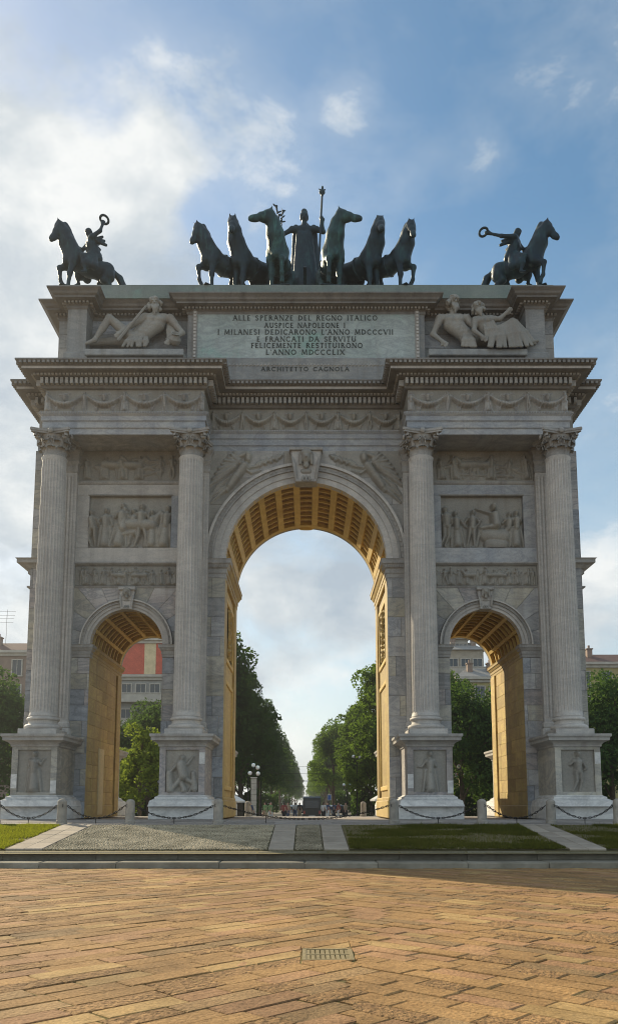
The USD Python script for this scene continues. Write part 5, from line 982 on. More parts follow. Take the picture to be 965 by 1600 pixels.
# ------------------------------------------------------------------ steps, lawns, paths, cobbles
def kerb(name, y0, y1, z0, z1, lens):
    k = struct(name, bx(-16.5, 16.5, y0 + .05, y1, z0 - .3, z1 - .03), 'step_stone'); x = -16.5
    while x < 16.5:
        w = R.uniform(*lens); x1 = min(x + w, 16.5); d = R.uniform(-.012, .012)
        obj('kerb_stone', slab([(x + .007, y0 + d), (x1 - .007, y0 + d), (x1 - .007, y1 - .005), (x + .007, y1 - .005)], z0 - .2, z1 + R.uniform(-.006, .006), .022), 'step_stone', k); x = x1
kerb('lower_step', YK1, YK2 + .03, -.95, ZK1, (1.5, 2.6)); kerb('upper_step', YK2, YK2 + .42, ZK1, ZK2, (1.6, 2.8))
YA, YZ = YK2 + .42, YP
def strip(name, x0, x1, matn, n=5, cols=1):
    st = struct(name, grid_mesh(np.array([[(x, y, slope(y) - .012) for x in (x0, x1)] for y in np.linspace(YA, YZ, 6)])), 'soil'); w = (x1 - x0) / cols; y = YA
    while y < YZ - .05:
        for c_ in range(cols):
            L = R.uniform(.85, 1.35) if cols == 1 else R.uniform(.8, 1.2)
            if c_ == 0: y1 = min(y + L, YZ)
            a, b = x0 + c_ * w, x0 + (c_ + 1) * w; m = slab([(a + .006, y + .006), (b - .006, y + .006), (b - .006, y1 - .006), (a + .006, y1 - .006)], -.04, .022 + R.uniform(-.004, .004), .01)
            m.vertices[:, 2] += slope(m.vertices[:, 1]); obj('path_slab', m, matn, st)
        y = y1
strip('stone_track', -.98, -.32, 'path_stone'); strip('stone_track', .46, 1.11, 'path_stone')
strip('stone_path', -7.75, -6.80, 'path_stone', cols=2); strip('stone_path', 6.80, 7.75, 'path_stone', cols=2)
def sheet(name, x0, x1, m, lift): return struct(name, grid_mesh(np.array([[(x, y, slope(y) + lift) for x in (x0, x1)] for y in np.linspace(YA, YZ, 7)])), m)
def pebbles(x0, x1, seed):
    r = np.random.default_rng(seed); sheet('cobble_bed', x0, x1, 'pebble_bed', -.008); nx, ny = int((x1 - x0) / .068), int((YZ - YA) / .072); X, Yy = np.meshgrid(np.arange(nx), np.arange(ny)); n = X.size
    pos = np.stack([x0 + .035 + (X.ravel() + .5 * (Yy.ravel() % 2)) * .068 + r.uniform(-.02, .02, n), YA + .035 + Yy.ravel() * .072 + r.uniform(-.02, .02, n), np.zeros(n)], 1); pos[:, 2] = slope(pos[:, 1]) + r.uniform(-.008, .006, n)
    ico = trimesh.creation.icosphere(1, 1.0); V_, F_ = [], []                       # rounded stones set one by one in the bed
    sc = np.stack([r.uniform(.024, .036, n), r.uniform(.028, .040, n), r.uniform(.018, .030, n)], 1); an = r.uniform(0, PI, n); base = ico.vertices; up = base[:, 2] > -.3
    P = base[None] * sc[:, None]; c, s = np.cos(an)[:, None], np.sin(an)[:, None]; P = np.stack([P[..., 0] * c - P[..., 1] * s, P[..., 0] * s + P[..., 1] * c, P[..., 2]], -1) + pos[:, None]
    Fk = ico.faces[(up[ico.faces]).any(1)]; F = (Fk[None] + (np.arange(n) * len(base))[:, None, None]).reshape(-1, 3); P = P.reshape(-1, 3)
    ok = (P.reshape(n, -1, 3)[:, :, 0].min(1) > x0) & (P.reshape(n, -1, 3)[:, :, 0].max(1) < x1); F = F.reshape(n, -1, 3)[ok].reshape(-1, 3)
    struct('cobblestones', trimesh.Trimesh(P, F, process=False), 'pebble', True, kind='stuff')
pebbles(-6.79, -.99, 1); pebbles(-.31, .45, 2)
def lawn(x0, x1, n, seed, hgt=(.035, .075), blade='grass_blade', worn=.44):
    sheet('lawn', x0, x1, 'soil', .004); r = np.random.default_rng(seed); x, y = r.uniform(x0 + .02, x1 - .02, n), r.uniform(YA + .02, YZ - .02, n); z = slope(y) + .002; h = r.uniform(*hgt, n) * (.7 + .6 * meshkit.noise(np.stack([x * .9, y * .9, 0 * x], 1), 3))
    thin = meshkit.fbm(np.stack([x * .8 + seed * 9, y * 1.3, 0 * x], 1), 4, seed); e = np.minimum(np.minimum(x - x0, x1 - x), np.minimum(y - YA, YZ - y)); ok = (r.random(n) > np.clip((thin - worn) * 4.5, 0, .93)) & (e > .10 * meshkit.noise(np.stack([x * 5, y * 5, 0 * x], 1), 4)); x, y, z, h = x[ok], y[ok], z[ok], h[ok] * np.where(r.random(ok.sum()) < .03, 1.9, 1.0); n = len(x)
    a = r.uniform(0, 2 * PI, n); w = r.uniform(.006, .011, n); l = r.uniform(.0, .9, n) * h; b = r.uniform(0, 2 * PI, n)
    P = np.zeros((n, 3, 3)); P[:, 0] = np.stack([x - w * np.cos(a), y - w * np.sin(a), z], 1); P[:, 1] = np.stack([x + w * np.cos(a), y + w * np.sin(a), z], 1); P[:, 2] = np.stack([x + l * np.cos(b), y + l * np.sin(b), z + h], 1)
    struct('grass', trimesh.Trimesh(P.reshape(-1, 3), np.arange(n * 3).reshape(-1, 3), process=False), blade, kind='stuff')
lawn(1.12, 6.79, 90000, 1, blade='grass_worn_shade', worn=.36); lawn(7.76, 12.5, 60000, 2, blade='grass_worn_shade', worn=.40); lawn(-12.5, -7.76, 60000, 3)

# ------------------------------------------------------------------ the paved street
street = struct('street', bx(-13, 13, -29, YK1 - .005, -1.1, -.967), 'joint_moss')
for a in ((-60, -13, -70, YK1 - .005), (13, 60, -70, YK1 - .005), (-13, 13, -70, -29)): obj('far_street_paving', bx(*a, -1.1, -.955), 'paver_far', street)
PM = ['paver_gold', 'paver_gold', 'paver_rose', 'paver_pale', 'paver_grey', 'paver_gold', 'paver_chiselled', 'paver_gold', 'paver_rose', 'paver_chiselled']
XM = .42
view = Polygon([(-5.0, -28.6), (5.5, -28.6), (12, YK1), (-11.8, YK1)]); stones = []; seam = []; halves = {1: sbox(-2, -28.9, 13, YK1 - .02), -1: sbox(-13, -28.9, 2, YK1 - .02)}
for sd in (-1, 1):
    seam_all = unary_union(seam) if seam else Polygon(); ang = math.radians(45 if sd < 0 else -43); ca, sa = math.cos(ang), math.sin(ang); RW = .262
    for rrow in range(-100, 101):
        t = -17 + R.uniform(0, .5)
        off = rrow * RW
        while t < 17:
            L = R.choice((.46, .55, .62, .72, .85)) * R.uniform(.92, 1.08); g_ = .0045
            q = [(t + g_, off + g_), (t + L - g_, off + g_), (t + L - g_, off + RW - g_), (t + g_, off + RW - g_)]; t += L
            c = np.array(q); w = np.stack([XM + c[:, 0] * ca - c[:, 1] * sa, -20 + c[:, 0] * sa + c[:, 1] * ca], 1)
            if w[:, 0].max() < -13 or w[:, 0].min() > 13 or w[:, 1].max() < -28.9 or w[:, 1].min() > YK1: continue
            if (w[:, 0].mean() > XM) if sd < 0 else (w[:, 0].max() < XM - .4): continue
            pg = Polygon(w)
            if not pg.intersects(view): continue
            pg = pg.intersection(halves[sd])
            if sd < 0 and w[:, 0].max() > XM - .8: seam.append(pg)
            if sd > 0 and w[:, 0].min() < XM + .8: pg = pg.difference(seam_all.buffer(.008, join_style=2)); pg = max(getattr(pg, 'geoms', [pg]), key=lambda g_: g_.area)
            if pg.is_empty or pg.geom_type != 'Polygon' or pg.area < .012: continue
            if pg.convex_hull.area - pg.area > .002 and sd > 0:
                b_ = pg.minimum_rotated_rectangle; pg = pg.simplify(.02)
            pg = pg.buffer(-.002, join_style=2)
            if pg.is_empty or pg.geom_type != 'Polygon': continue
            stones.append((np.array(pg.exterior.coords)[:-1], pg.centroid.y, pg.area))
GX, GY = .22, -23.70                                          # the drain grate takes the place of a few stones
grate_hole = sbox(GX - .268, GY - .328, GX + .268, GY + .328)
kept = []
for p, y, ar in stones:
    pg = Polygon(p); pcs = [pg]
    if pg.intersects(grate_hole):
        gx0, gy0, gx1, gy1 = grate_hole.bounds; pcs = [pg.intersection(q) for q in (sbox(-20, -40, gx0, 0), sbox(gx1, -40, 20, 0), sbox(gx0 + .004, gy1, gx1 - .004, 0), sbox(gx0 + .004, -40, gx1 - .004, gy0))]
    for pg in pcs:
        if pg.geom_type != 'Polygon' or pg.area < .003: continue
        p = np.array(pg.exterior.coords)[:-1]
        if not pg.exterior.is_ccw: p = p[::-1]
        kept.append((p, ar / ((y + CAM_D) ** 3)))
kept.sort(key=lambda s: -s[1]); rest = {m: [] for m in set(PM)}
for i, (p, _) in enumerate(kept):
    m = slab(p, -1.02, -.955 + R.uniform(-.005, .005), R.uniform(.006, .013), np.array([R.uniform(-.004, .004) for _ in p])); k = R.choice(PM)
    if i < 300: obj('paving_stone', m, k, street)
    else: rest[k].append(m)
for k, ms in sorted(rest.items()): tag(obj('far_paving_stones', cat(ms), k, street), kind='stuff')
gr = thing('drain_grate', 'small grey iron drain grate sunk in the golden street paving', 'grate', (GX, GY, -.964))
obj('grate_frame', cat(bx(-.26, .26, -.32, -.28, -.03, .012), bx(-.26, .26, .28, .32, -.03, .012), bx(-.26, -.22, -.28, .28, -.03, .012), bx(.22, .26, -.28, .28, -.03, .012), bx(-.22, .22, -.02, .02, -.03, .010)), 'grate_iron', gr)
for i in range(9): obj('grate_bar', bx(-.20 + i * .05 - .019, -.20 + i * .05 + .019, -.278, .278, -.03, .006), 'grate_iron', gr)

# ------------------------------------------------------------------ bollards and chains
YBO = -5.0
bol = None
BX = (-10.15, -7.98, -5.75, -2.87, 2.87, 5.75, 8.0, 10.2)
BL = ['leftmost', 'second from the left', 'before the left small arch', 'left edge of the great opening', 'right edge of the great opening', 'before the right small arch', 'second from the right', 'rightmost']
def bollard(x, y, lab):
    global bol
    if bol is None:
        bol = thing('stone_bollard', lab, 'bollard', (x, y, ZP), group='round topped stone bollards'); n = 12
        prof = [(.175, 0), (.175, .10), (.155, .12), (.15, .62), (.15, .68)] + [(.15 * math.cos(t), .68 + .12 * math.sin(t)) for t in np.linspace(.3, PI / 2 - .02, 5)]
        obj('bollard_post', lathe(prof, 14), 'bollard_stone', bol, 35); obj('iron_eye', cat(*[tube([(s * .15 + .04 * s * math.sin(t), 0, .58 + .04 * math.cos(t)) for t in np.linspace(0, 2 * PI, 9)], .012, 4) for s in (-1, 1)]), 'iron', bol); return bol
    return dup(bol, (x, y, ZP), R.uniform(0, 3), R.uniform(.97, 1.03), lab)
for x, l in zip(BX, BL): bollard(x, YBO, {'leftmost': 'stone bollard at the left end of the front row', 'rightmost': 'stone bollard at the right end of the front row'}.get(l, f'round topped stone bollard in the front row, {l}'))
bollard(-3.05, 11.6, 'small sunlit bollard beyond the great opening, beside its left wall'); bollard(3.00, 11.6, 'small sunlit bollard beyond the great opening, beside its right wall'); bollard(7.45, 3.2, 'pale bollard inside the right small arch')
def chain(a, b, sag, lab, post=True):
    a, b = V(*a), V(*b); O = (a + b) / 2; O[2] = ZP; t = thing('hanging_chain', lab, 'chain', tuple(O), group='iron chains between the bollards'); L = np.linalg.norm(b - a); n = int(L / .085); ms = []
    f = lambda q: a + (b - a) * q - V(0, 0, sag * 4 * q * (1 - q)) - O
    for i in range(n):
        p0, p1 = f(i / n), f((i + 1) / n); d = p1 - p0; l = np.linalg.norm(d); d /= l; s = V(0, 1, 0) if i % 2 else np.cross(d, V(0, 1, 0)); s /= np.linalg.norm(s); c = (p0 + p1) / 2
        ms.append(tube([c + d * l * .72 * math.cos(q) + s * .026 * math.sin(q) for q in np.linspace(0, 2 * PI, 9)], .012, 4, cap=False))
    obj('chain_links', cat(ms), 'iron', t)
    if post: m_ = f(.5); obj('chain_post', tube([m_, V(m_[0], m_[1], 0)], .014, 5), 'iron', t)
CL = {0: 'slack chain before the outer left pedestal', 1: 'slack chain across the left small arch', 2: 'slack chain before the pedestal left of the great opening', 4: 'slack chain before the pedestal right of the great opening', 5: 'slack chain across the right small arch', 6: 'slack chain before the outer right pedestal'}
for i, l in CL.items(): chain((BX[i] + .18, YBO, ZP + .58), (BX[i + 1] - .18, YBO, ZP + .58), .40, l)
chain((BX[3] + .18, YBO, ZP + .58), (0, YBO + 1.5, .08), .12, 'long chain sagging from the left bollard to the middle of the great opening'); chain((BX[4] - .18, YBO, ZP + .58), (.02, YBO + 1.5, .08), .12, 'long chain sagging from the right bollard to the middle of the great opening', False)
# ------------------------------------------------------------------ trees
GZ = -.95
def crown_mesh(seed, rx, rz, zc, nclump, nleaf, leafsize, holes=.0, cone=0.0):
    r = np.random.default_rng(seed); d = r.normal(size=(nclump, 3)); d /= np.linalg.norm(d, axis=1, keepdims=True); d[:, 2] = np.where(d[:, 2] < -.75, -d[:, 2] * .5, d[:, 2])
    rad = r.uniform(.45, .92, nclump); C = d * rad[:, None] * np.array([rx, rx, rz]); C[:, :2] *= (1 - cone * np.clip(C[:, 2:] / rz, -.3, 1)); C[:, 2] += zc; S = rx * r.uniform(.20, .36, nclump)
    k = r.choice(nclump, nleaf, p=S ** 2 / (S ** 2).sum()); n = r.normal(size=(nleaf, 3)); n /= np.linalg.norm(n, axis=1, keepdims=True); n[:, 2] = np.where(r.random(nleaf) < .35, np.abs(n[:, 2]), n[:, 2])
    P = C[k] + n * (S[k] * r.uniform(.55, 1.08, nleaf) ** .7)[:, None]
    a = r.normal(size=(nleaf, 3)) * .8 + n * .2; a /= np.linalg.norm(a, axis=1, keepdims=True); b = np.cross(a, n + r.normal(size=(nleaf, 3)) * .7); b /= np.linalg.norm(b, axis=1, keepdims=True) + 1e-9
    L = leafsize * r.uniform(.6, 1.3, nleaf)[:, None]; V_ = np.stack([P - a * L * .5, P + b * L * .32 + a * L * .05, P + a * L * .55 - n * L * .1, P - b * L * .32 + a * L * .05], 1).reshape(-1, 3)
    i = np.arange(nleaf)[:, None] * 4; F = np.concatenate([i + [0, 1, 2], i + [0, 2, 3]]); return trimesh.Trimesh(V_, F, process=False), C
def tree_proto(name, label, loc, H, rx, seed, leafm, nleaf=9000, trunk=.28, leafsize=.30, group=None, scale=1.0, rotz=0.0, nclump=46, cone=0.15):
    t = thing(name, label, 'tree', loc, rotz, group, scale); base = H * trunk * .55; rz = (H - base) / 2; zc = base + rz; m, C = crown_mesh(seed, rx, rz, zc, nclump, nleaf, leafsize, cone=cone)
    r = np.random.default_rng(seed + 5); tr = [tube([(0, 0, 0), (.05, .02, H * .15), (-.04, .05, H * .35), (.05, 0, H * .6), (0, 0, H * .85)], [H * .022, H * .017, H * .014, H * .009, H * .003], 8)]
    for c in C[r.choice(len(C), min(14, len(C)), replace=False)]:
        z0 = max(H * .12, min(c[2] - .2 * H, H * .7)); tr.append(tube([(0, 0, z0), (c[0] * .45, c[1] * .45, z0 + (c[2] - z0) * .55), tuple(c)], [H * .009, H * .006, H * .002], 5))
    obj('trunk', cat(tr), 'bark', t); obj('crown', m, leafm, t); return t
LR = 'trees of the left avenue row'; RR = 'trees of the right avenue row'
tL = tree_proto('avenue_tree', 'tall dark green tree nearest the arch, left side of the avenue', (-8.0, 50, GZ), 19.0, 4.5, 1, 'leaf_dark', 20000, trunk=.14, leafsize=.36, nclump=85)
tR = tree_proto('avenue_tree', 'tall loose topped tree nearest the arch, right side of the avenue', (8.8, 55, GZ), 19.0, 4.5, 2, 'leaf_mid', 18000, trunk=.14, leafsize=.36, nclump=80, cone=.3)
def copy_tree(src, x, y, s, lab, g=None, h=1.0): return dup(src, (x, y, GZ), R.uniform(0, 6.28), (s, s, s * h), lab, g, 'avenue_tree')
FARL, FARR = 'far dark green tree in the left row of the avenue', 'far green tree in the right row of the avenue'
for i, (x, d, s, lab) in enumerate(((-8.2, 105, .98, 'second tree of the left avenue row counted from the arch'), (-7.7, 135, 1.0, 'third tree of the left avenue row counted from the arch'), (-7.2, 175, .98, 'fourth tree of the left avenue row counted from the arch'), (-6.9, 220, 1.0, None), (-6.6, 270, 1.05, None), (-6.6, 330, 1.1, None), (-6.6, 400, 1.1, None), (-6.6, 490, 1.15, None), (-6.8, 600, 1.3, None))):
    copy_tree(tL, x, d - CAM_D, s, lab or FARL, None if lab else LR)
for i, (x, d, s, lab) in enumerate(((7.4, 112, .88, 'second tree of the right avenue row counted from the arch'), (4.9, 150, .96, 'third tree of the right avenue row, leaning over the roadway'), (4.9, 195, .90, 'fourth tree of the right avenue row counted from the arch'), (5.6, 245, .98, None), (5.4, 300, 1.05, None), (5.4, 370, 1.1, None), (5.4, 450, 1.15, None), (5.4, 560, 1.2, None))):
    copy_tree(tR, x, d - CAM_D, s, lab or FARR, None if lab else RR)
for i, (x, d, s, lab) in enumerate(((-11.5, 92, 1.0, 'dark tree behind the nearest tree of the left avenue row'), (-15.0, 125, 1.05, 'dark tree of the second row left of the avenue'), (14.6, 92, .98, 'tree in the second row right of the avenue, behind the arch pier'), (13.5, 128, .95, 'farther tree in the second row right of the avenue'))):
    copy_tree(tL if x < 0 else tR, x, d - CAM_D, s, lab)
MASSL = [(-12, 105), (-15, 132), (-13, 150), (-12.5, 190), (-12, 250), (-12, 330)]
MASSR = [(12.5, 108), (14, 124), (11.5, 160), (11, 205), (10.5, 270), (10.5, 350)]
for src, spots, side in ((tL, MASSL, 'left'), (tR, MASSR, 'right')):
    for k, (x, d) in enumerate(spots): copy_tree(src, x, d - CAM_D, .9 + .05 * (k % 3), f'tree among the dark park trees {side} of the avenue rows', f'park trees {side} of the avenue')
bT = tree_proto('broad_tree', 'broad dark tree at the left edge, beyond the outer left column', (-26.0, 36, GZ), 13.0, 4.9, 3, 'leaf_dark', 17000, trunk=.10, leafsize=.32, nclump=70)
for x, d, s, lab in ((-20.2, 76, .84, 'dark tree seen through the left small arch, behind the sunlit shrub'), (-14.6, 78, .90, 'dark tree filling the right part of the left small arch'), (13.0, 70, .93, 'dark tree filling the left part of the right small arch'), (17.8, 72, .95, 'dark tree behind the right wall of the right small arch'), (25.6, 70, .98, 'broad dark tree at the right edge, beyond the outer right column'), (31.5, 74, 1.0, 'dark tree at the far right edge of the photograph'), (-33, 72, 1.0, 'dark tree at the far left edge of the photograph'), (21.5, 80, .9, 'dark tree hidden between the outer right column and the tree at the right edge')):
    dup(bT, (x, d - CAM_D, GZ), R.uniform(0, 6.28), s, lab, None, 'broad_tree')
def hedge(label, x0, x1, y, h, seed):
    t = thing('hedge', label, 'hedge', ((x0 + x1) / 2, y, GZ)); r = np.random.default_rng(seed); n = int((x1 - x0) * 420); w = (x1 - x0) / 2
    P = np.stack([r.uniform(-w, w, n), r.uniform(-1.4, 1.4, n), h * r.uniform(0, 1, n) ** .8], 1); P[:, 2] *= .75 + .5 * meshkit.noise(P * [.5, 0, 0] + seed, 1); a = r.normal(size=(n, 3)); a /= np.linalg.norm(a, axis=1, keepdims=True); b = np.cross(a, r.normal(size=(n, 3))); b /= np.linalg.norm(b, axis=1, keepdims=True)
    Vv = np.stack([P - a * .2, P + b * .13, P + a * .2, P - b * .13], 1).reshape(-1, 3); i = np.arange(n)[:, None] * 4; obj('foliage', trimesh.Trimesh(Vv, np.concatenate([i + [0, 1, 2], i + [0, 2, 3]]), process=False), 'leaf_dark', t)
    obj('stems', cat(*[tube([(x, 0, 0), (x + .1, .1, h * .7)], [.05, .02], 5) for x in np.arange(-w + .5, w, 1.2)]), 'bark', t)
for lab, x0, x1, d, h in (('dark hedge under the nearest left avenue trees', -19, -6.2, 108, 3.4), ('second dark hedge farther down the left avenue', -17, -5.4, 165, 3.6), ('third dark hedge far down the left avenue', -18, -4.6, 260, 5.0), ('dark hedge under the nearest right avenue trees', 6.0, 19, 112, 3.4), ('second dark hedge farther down the right avenue', 5.0, 17, 170, 3.6), ('third dark hedge far down the right avenue', 4.2, 18, 265, 5.0), ('dark hedge behind the left small arch', -28, -11, 80, 3.2), ('dark hedge behind the right small arch', 11, 29, 80, 3.2), ('dark hedge at the far left edge', -44, -29, 78, 3.2), ('dark hedge at the far right edge', 30, 44, 78, 3.2)): hedge(lab, x0, x1, d - CAM_D, h, int(d))
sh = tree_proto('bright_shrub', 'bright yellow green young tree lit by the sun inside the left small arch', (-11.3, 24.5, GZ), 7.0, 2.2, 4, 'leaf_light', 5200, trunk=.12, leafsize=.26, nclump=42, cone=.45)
dup(sh, (-13.2, 27.0, GZ), 2.0, .78, 'lower bright shrub beside the young sunlit tree in the left small arch')
dup(sh, (7.2, 60, GZ), 1.0, 1.15, 'sunlit light green bush under the right avenue trees')

# ------------------------------------------------------------------ buildings behind
def building(label, x0, x1, y0, y1, z1, wall, roof, floors, bays, trim='trim_pale', bands=None, balcony=False, cornice=True, z0=GZ, first=0, rise=1.5, chimneys=True):
    b = thing('building', label, 'building', ((x0 + x1) / 2, y0, z0)); w, d, h = (x1 - x0) / 2, y1 - y0, z1 - z0; fh = 3.4; mats = bands or [(-w, w, wall)]
    wl = []
    for a, c, m in mats: obj('wall', bx(a, c, 0 if m == wall else -.04, d, 0, h), m, b)
    rf = sub('roof', b); obj('roof_slope', trimesh.convex.convex_hull(np.array([(sx * (w + .4), yy, h) for sx in (-1, 1) for yy in (-.5, d + .5)] + [(sx * (w - 1.5), yy, h + rise) for sx in (-1, 1) for yy in (2.5, d - 2.5)])), roof, rf)
    if cornice: obj('cornice', cat(bx(-w - .5, w + .5, -.55, .1, h - .35, h - .02), bx(-w - .2, w + .2, -.25, .1, h - .75, h - .35)), trim, b)
    for f in range(floors):
        zt = h - 1.3 - f * fh
        for k in range(bays):
            xc = -w + 2 * w * (k + .5) / bays; wn = sub('window', b)
            obj('frame', cat(bx(xc - .75, xc - .6, -.12, .05, zt - 2.1, zt + .12), bx(xc + .6, xc + .75, -.12, .05, zt - 2.1, zt + .12), bx(xc - .6, xc + .6, -.12, .05, zt, zt + .12), bx(xc - .85, xc + .85, -.2, .05, zt - 2.25, zt - 2.1), bx(xc - .03, xc + .03, -.08, .05, zt - 2.1, zt)), trim, wn)
            obj('pane', bx(xc - .6, xc + .6, -.05, .04, zt - 2.1, zt), 'window_glass', wn)
        if balcony:
            bl = sub('balcony', b); obj('balcony_floor', bx(-w - .3, w + .3, -1.1, 0, zt - 2.5, zt - 2.3), trim, bl)
            obj('balcony_parapet', cat(bx(-w - .3, w + .3, -1.1, -1.0, zt - 2.3, zt - 1.35), bx(-w - .3, w + .3, -1.15, -.95, zt - 1.36, zt - 1.25)), trim, bl)
    for k in range((bays // 2 + 1) if chimneys else 0):
        xc = -w + 2 * w * (k + .3 + .4 * R.random()) / (bays // 2 + 1); obj('chimney', cat(bx(xc - .35, xc + .35, 1.2, 2.0, h, h + 2.0), bx(xc - .45, xc + .45, 1.1, 2.1, h + 2.0, h + 2.15), bx(xc - .12, xc + .12, 1.45, 1.7, h + 2.15, h + 2.6)), 'wall_brown', rf)
    return b
YBLD = 78
b1 = building('brown building with chimneys and an antenna at the far left', -60, -34.0, YBLD, YBLD + 14, 21.2, 'wall_brown', 'roof_tile', 3, 8)
obj('antenna', cat(tube([(5.7, 2, 22), (5.7, 2, 28.3)], .025, 5), *[tube([(4.5 + .1 * i, 2, 28.0 - i * .5), (6.9 - .1 * i, 2, 28.0 - i * .5)], .022, 4) for i in range(4)]), 'iron', b1)
b2 = building('red and cream building seen through the left small arch', -27.5, -17.0, YBLD + 8, YBLD + 22, 24.5, 'wall_red', 'roof_tile', 1, 0, bands=[(-5.25, 2.0, 'wall_red'), (-1.1, .55, 'wall_cream'), (2.0, 3.6, 'wall_red'), (3.6, 5.25, 'wall_cream')])
b3 = building('grey balconied house in front of the red building, behind the left small arch', -25.0, -19.3, YBLD, YBLD + 7, 17.9, 'wall_grey', 'wall_grey', 3, 3, balcony=True, rise=.25, chimneys=False)
b4 = building('tall grey beige apartment block at the back of the right small arch', 20.0, 25.2, YBLD + 6, YBLD + 20, 22.4, 'wall_beige', 'wall_grey', 4, 3, balcony=True, cornice=False)
obj('roof_terrace', cat(bx(-2.2, .8, 2, 5, 23.3, 25.3), bx(-2.5, 1.1, 1.6, 5.2, 25.3, 25.5), *[tube([(-2.4 + .6 * i, 1.2, 23.35), (-2.4 + .6 * i, 1.2, 24.6)], .04, 4) for i in range(9)], tube([(-2.5, 1.2, 24.6), (2.6, 1.2, 24.6)], .04, 4)), 'trim_pale', b4)
b5 = building('lower olive house with a heavy cornice in the right small arch', 20.4, 30.0, YBLD, YBLD + 10, 17.6, 'wall_olive', 'wall_grey', 3, 5)
b6 = building('long ochre building with tiled roof and chimneys at the far right', 36.0, 62, YBLD, YBLD + 14, 19.6, 'wall_olive', 'roof_tile', 3, 9)

# ------------------------------------------------------------------ lamps, people and small things beyond the arch
def lamp(x, y, z_top, lab, n=4, pillar=True):
    t = thing('street_lamp', lab, 'lamp', (x, y, GZ)); h = z_top - GZ
    if pillar: obj('lamp_pillar', cat(*[cbx(-.24, .24, -.24, .24, i * .48, i * .48 + .465, .02) for i in range(int((h - .9) / .48))], cbx(-.30, .30, -.30, .30, int((h - .9) / .48) * .48, int((h - .9) / .48) * .48 + .1, .02)), 'trim_pale', t)
    else: obj('lamp_post', lathe([(.14, 0), (.10, .3), (.07, .5), (.05, h - .2), (.0, h - .1)], 10), 'iron', t)
    obj('lamp_arms', cat(tube([(0, 0, h - 1.3), (0, 0, h)], .04, 6), *[tube([(0, 0, h - .9), (s * .32, 0, h - 1.0), (s * .36, 0, h - .75)], .03, 5) for s in (-1, 1)]), 'iron', t)
    pos = [(-.36, 0, h - .55), (.36, 0, h - .6), (-.06, 0, h + .15), (.30, .3, h - .05)][:n]
    for p in pos: g_ = trimesh.creation.icosphere(2, .19); g_.apply_translation(p); obj('lamp_globe', g_, 'globe_glass', t, True)
    return t
def AX(u, d): return (u - 478.0) * d / FPX
la = lamp(AX(397, 74), 74 - CAM_D, 3.9, 'stone pillar lamp with four white globes, left in the great opening')
for u, d, zt, lab in ((388, 96, 6.8, 'iron lamp with white globes in front of the dark left trees'), (408, 110, 6.6, 'second iron lamp farther down the left avenue trees'), (557, 92, 6.4, 'iron lamp with white globes under the right avenue trees'), (541, 105, 3.6, 'low iron lamp with globes on the right pavement of the avenue'), (717, 70, 3.6, 'iron globe lamp seen through the right small arch')): lamp(AX(u, d), d - CAM_D, zt, lab, 2 if d > 80 else 3, False)
def canopy(label, x, y, w, z):
    t = thing('canopy_umbrella', label, 'umbrella', (x, y, GZ)); h = z - GZ; n = 8; a = np.arange(n) * PI / 4
    P = np.array([[(r * math.cos(q), r * math.sin(q), zz) for q in a] for r, zz in ((w, h - .12), (w, h), (w * .5, h + .28), (.05, h + .5))]); obj('canopy', grid_mesh(P, True), 'cloth_white', t); obj('pole', tube([(0, 0, 0), (0, 0, h + .55)], .04, 6), 'iron', t)
    for q in a: obj('rib', tube([(0, 0, h + .3), (w * .97 * math.cos(q), w * .97 * math.sin(q), h - .02)], .015, 4), 'iron', t)
canopy('white umbrella at the right edge of the great opening', AX(598, 62), 62 - CAM_D, 1.0, .95); canopy('white umbrella at the left edge of the great opening', AX(364, 62), 62 - CAM_D, .95, .85)
PROTO = {}
def person(x, y, rz, top, legs, lab, H=1.72, stride=.12):
    key = (top, legs)
    J = dict(head=(0, 0, .93), face=(1, 0, 0), neck=(0, 0, .85), chest=(0, 0, .70), pelvis=(0, 0, .53), shl=(0, .10, .81), ell=(-.04, .15, .65), wrl=(.03, .16, .50), shr=(0, -.10, .81), elr=(.03, -.15, .65), wrr=(.10, -.15, .52), hil=(0, .05, .52), knl=(stride * .6, .055, .28), anl=(stride, .05, .045), tol=(stride + .07, .055, .02), hir=(0, -.05, .52), knr=(-stride * .2, -.055, .28), anr=(-stride, -.05, .05), tor=(-stride + .07, -.055, .02))
    J = {k: tuple(H * q for q in v) if k != 'face' else v for k, v in J.items()}; t = thing('person', lab, 'person', (x, y, GZ), rz)
    if 'b' not in PROTO:
        PROTO['b'] = body(human(J, H, hair=False), h=.026, k=.045); c = lambda a, b, ra, rb: ('c', V(*J[a]) if isinstance(a, str) else V(*a), V(*J[b]) if isinstance(b, str) else V(*b), ra * H, rb * H)
        PROTO['t'] = body([c('shl', 'shr', .056, .056), c('chest', 'pelvis', .088, .082), c(tuple((V(*J['shl']) + V(*J['shr'])) / 2), 'chest', .075, .088), c('shl', 'ell', .05, .045), c('shr', 'elr', .05, .045)], h=.028, k=.05)
        PROTO['l'] = body([c('hil', 'knl', .075, .054), c('knl', 'anl', .054, .04), c('hir', 'knr', .075, .054), c('knr', 'anr', .054, .04), c('hil', 'hir', .078, .078)], h=.028, k=.04)
        h = V(*J['head']); PROTO['h'] = body([('c', h + V(-.02, 0, .035) * H, h + V(-.04, 0, -.01) * H, .054 * H, .045 * H)], h=.02, k=.03)
    obj('body', PROTO['b'], 'skin', t, True); obj('shirt', PROTO['t'], top, t, True); obj('trousers', PROTO['l'], legs, t, True); obj('hair', PROTO['h'], 'hair', t, True)
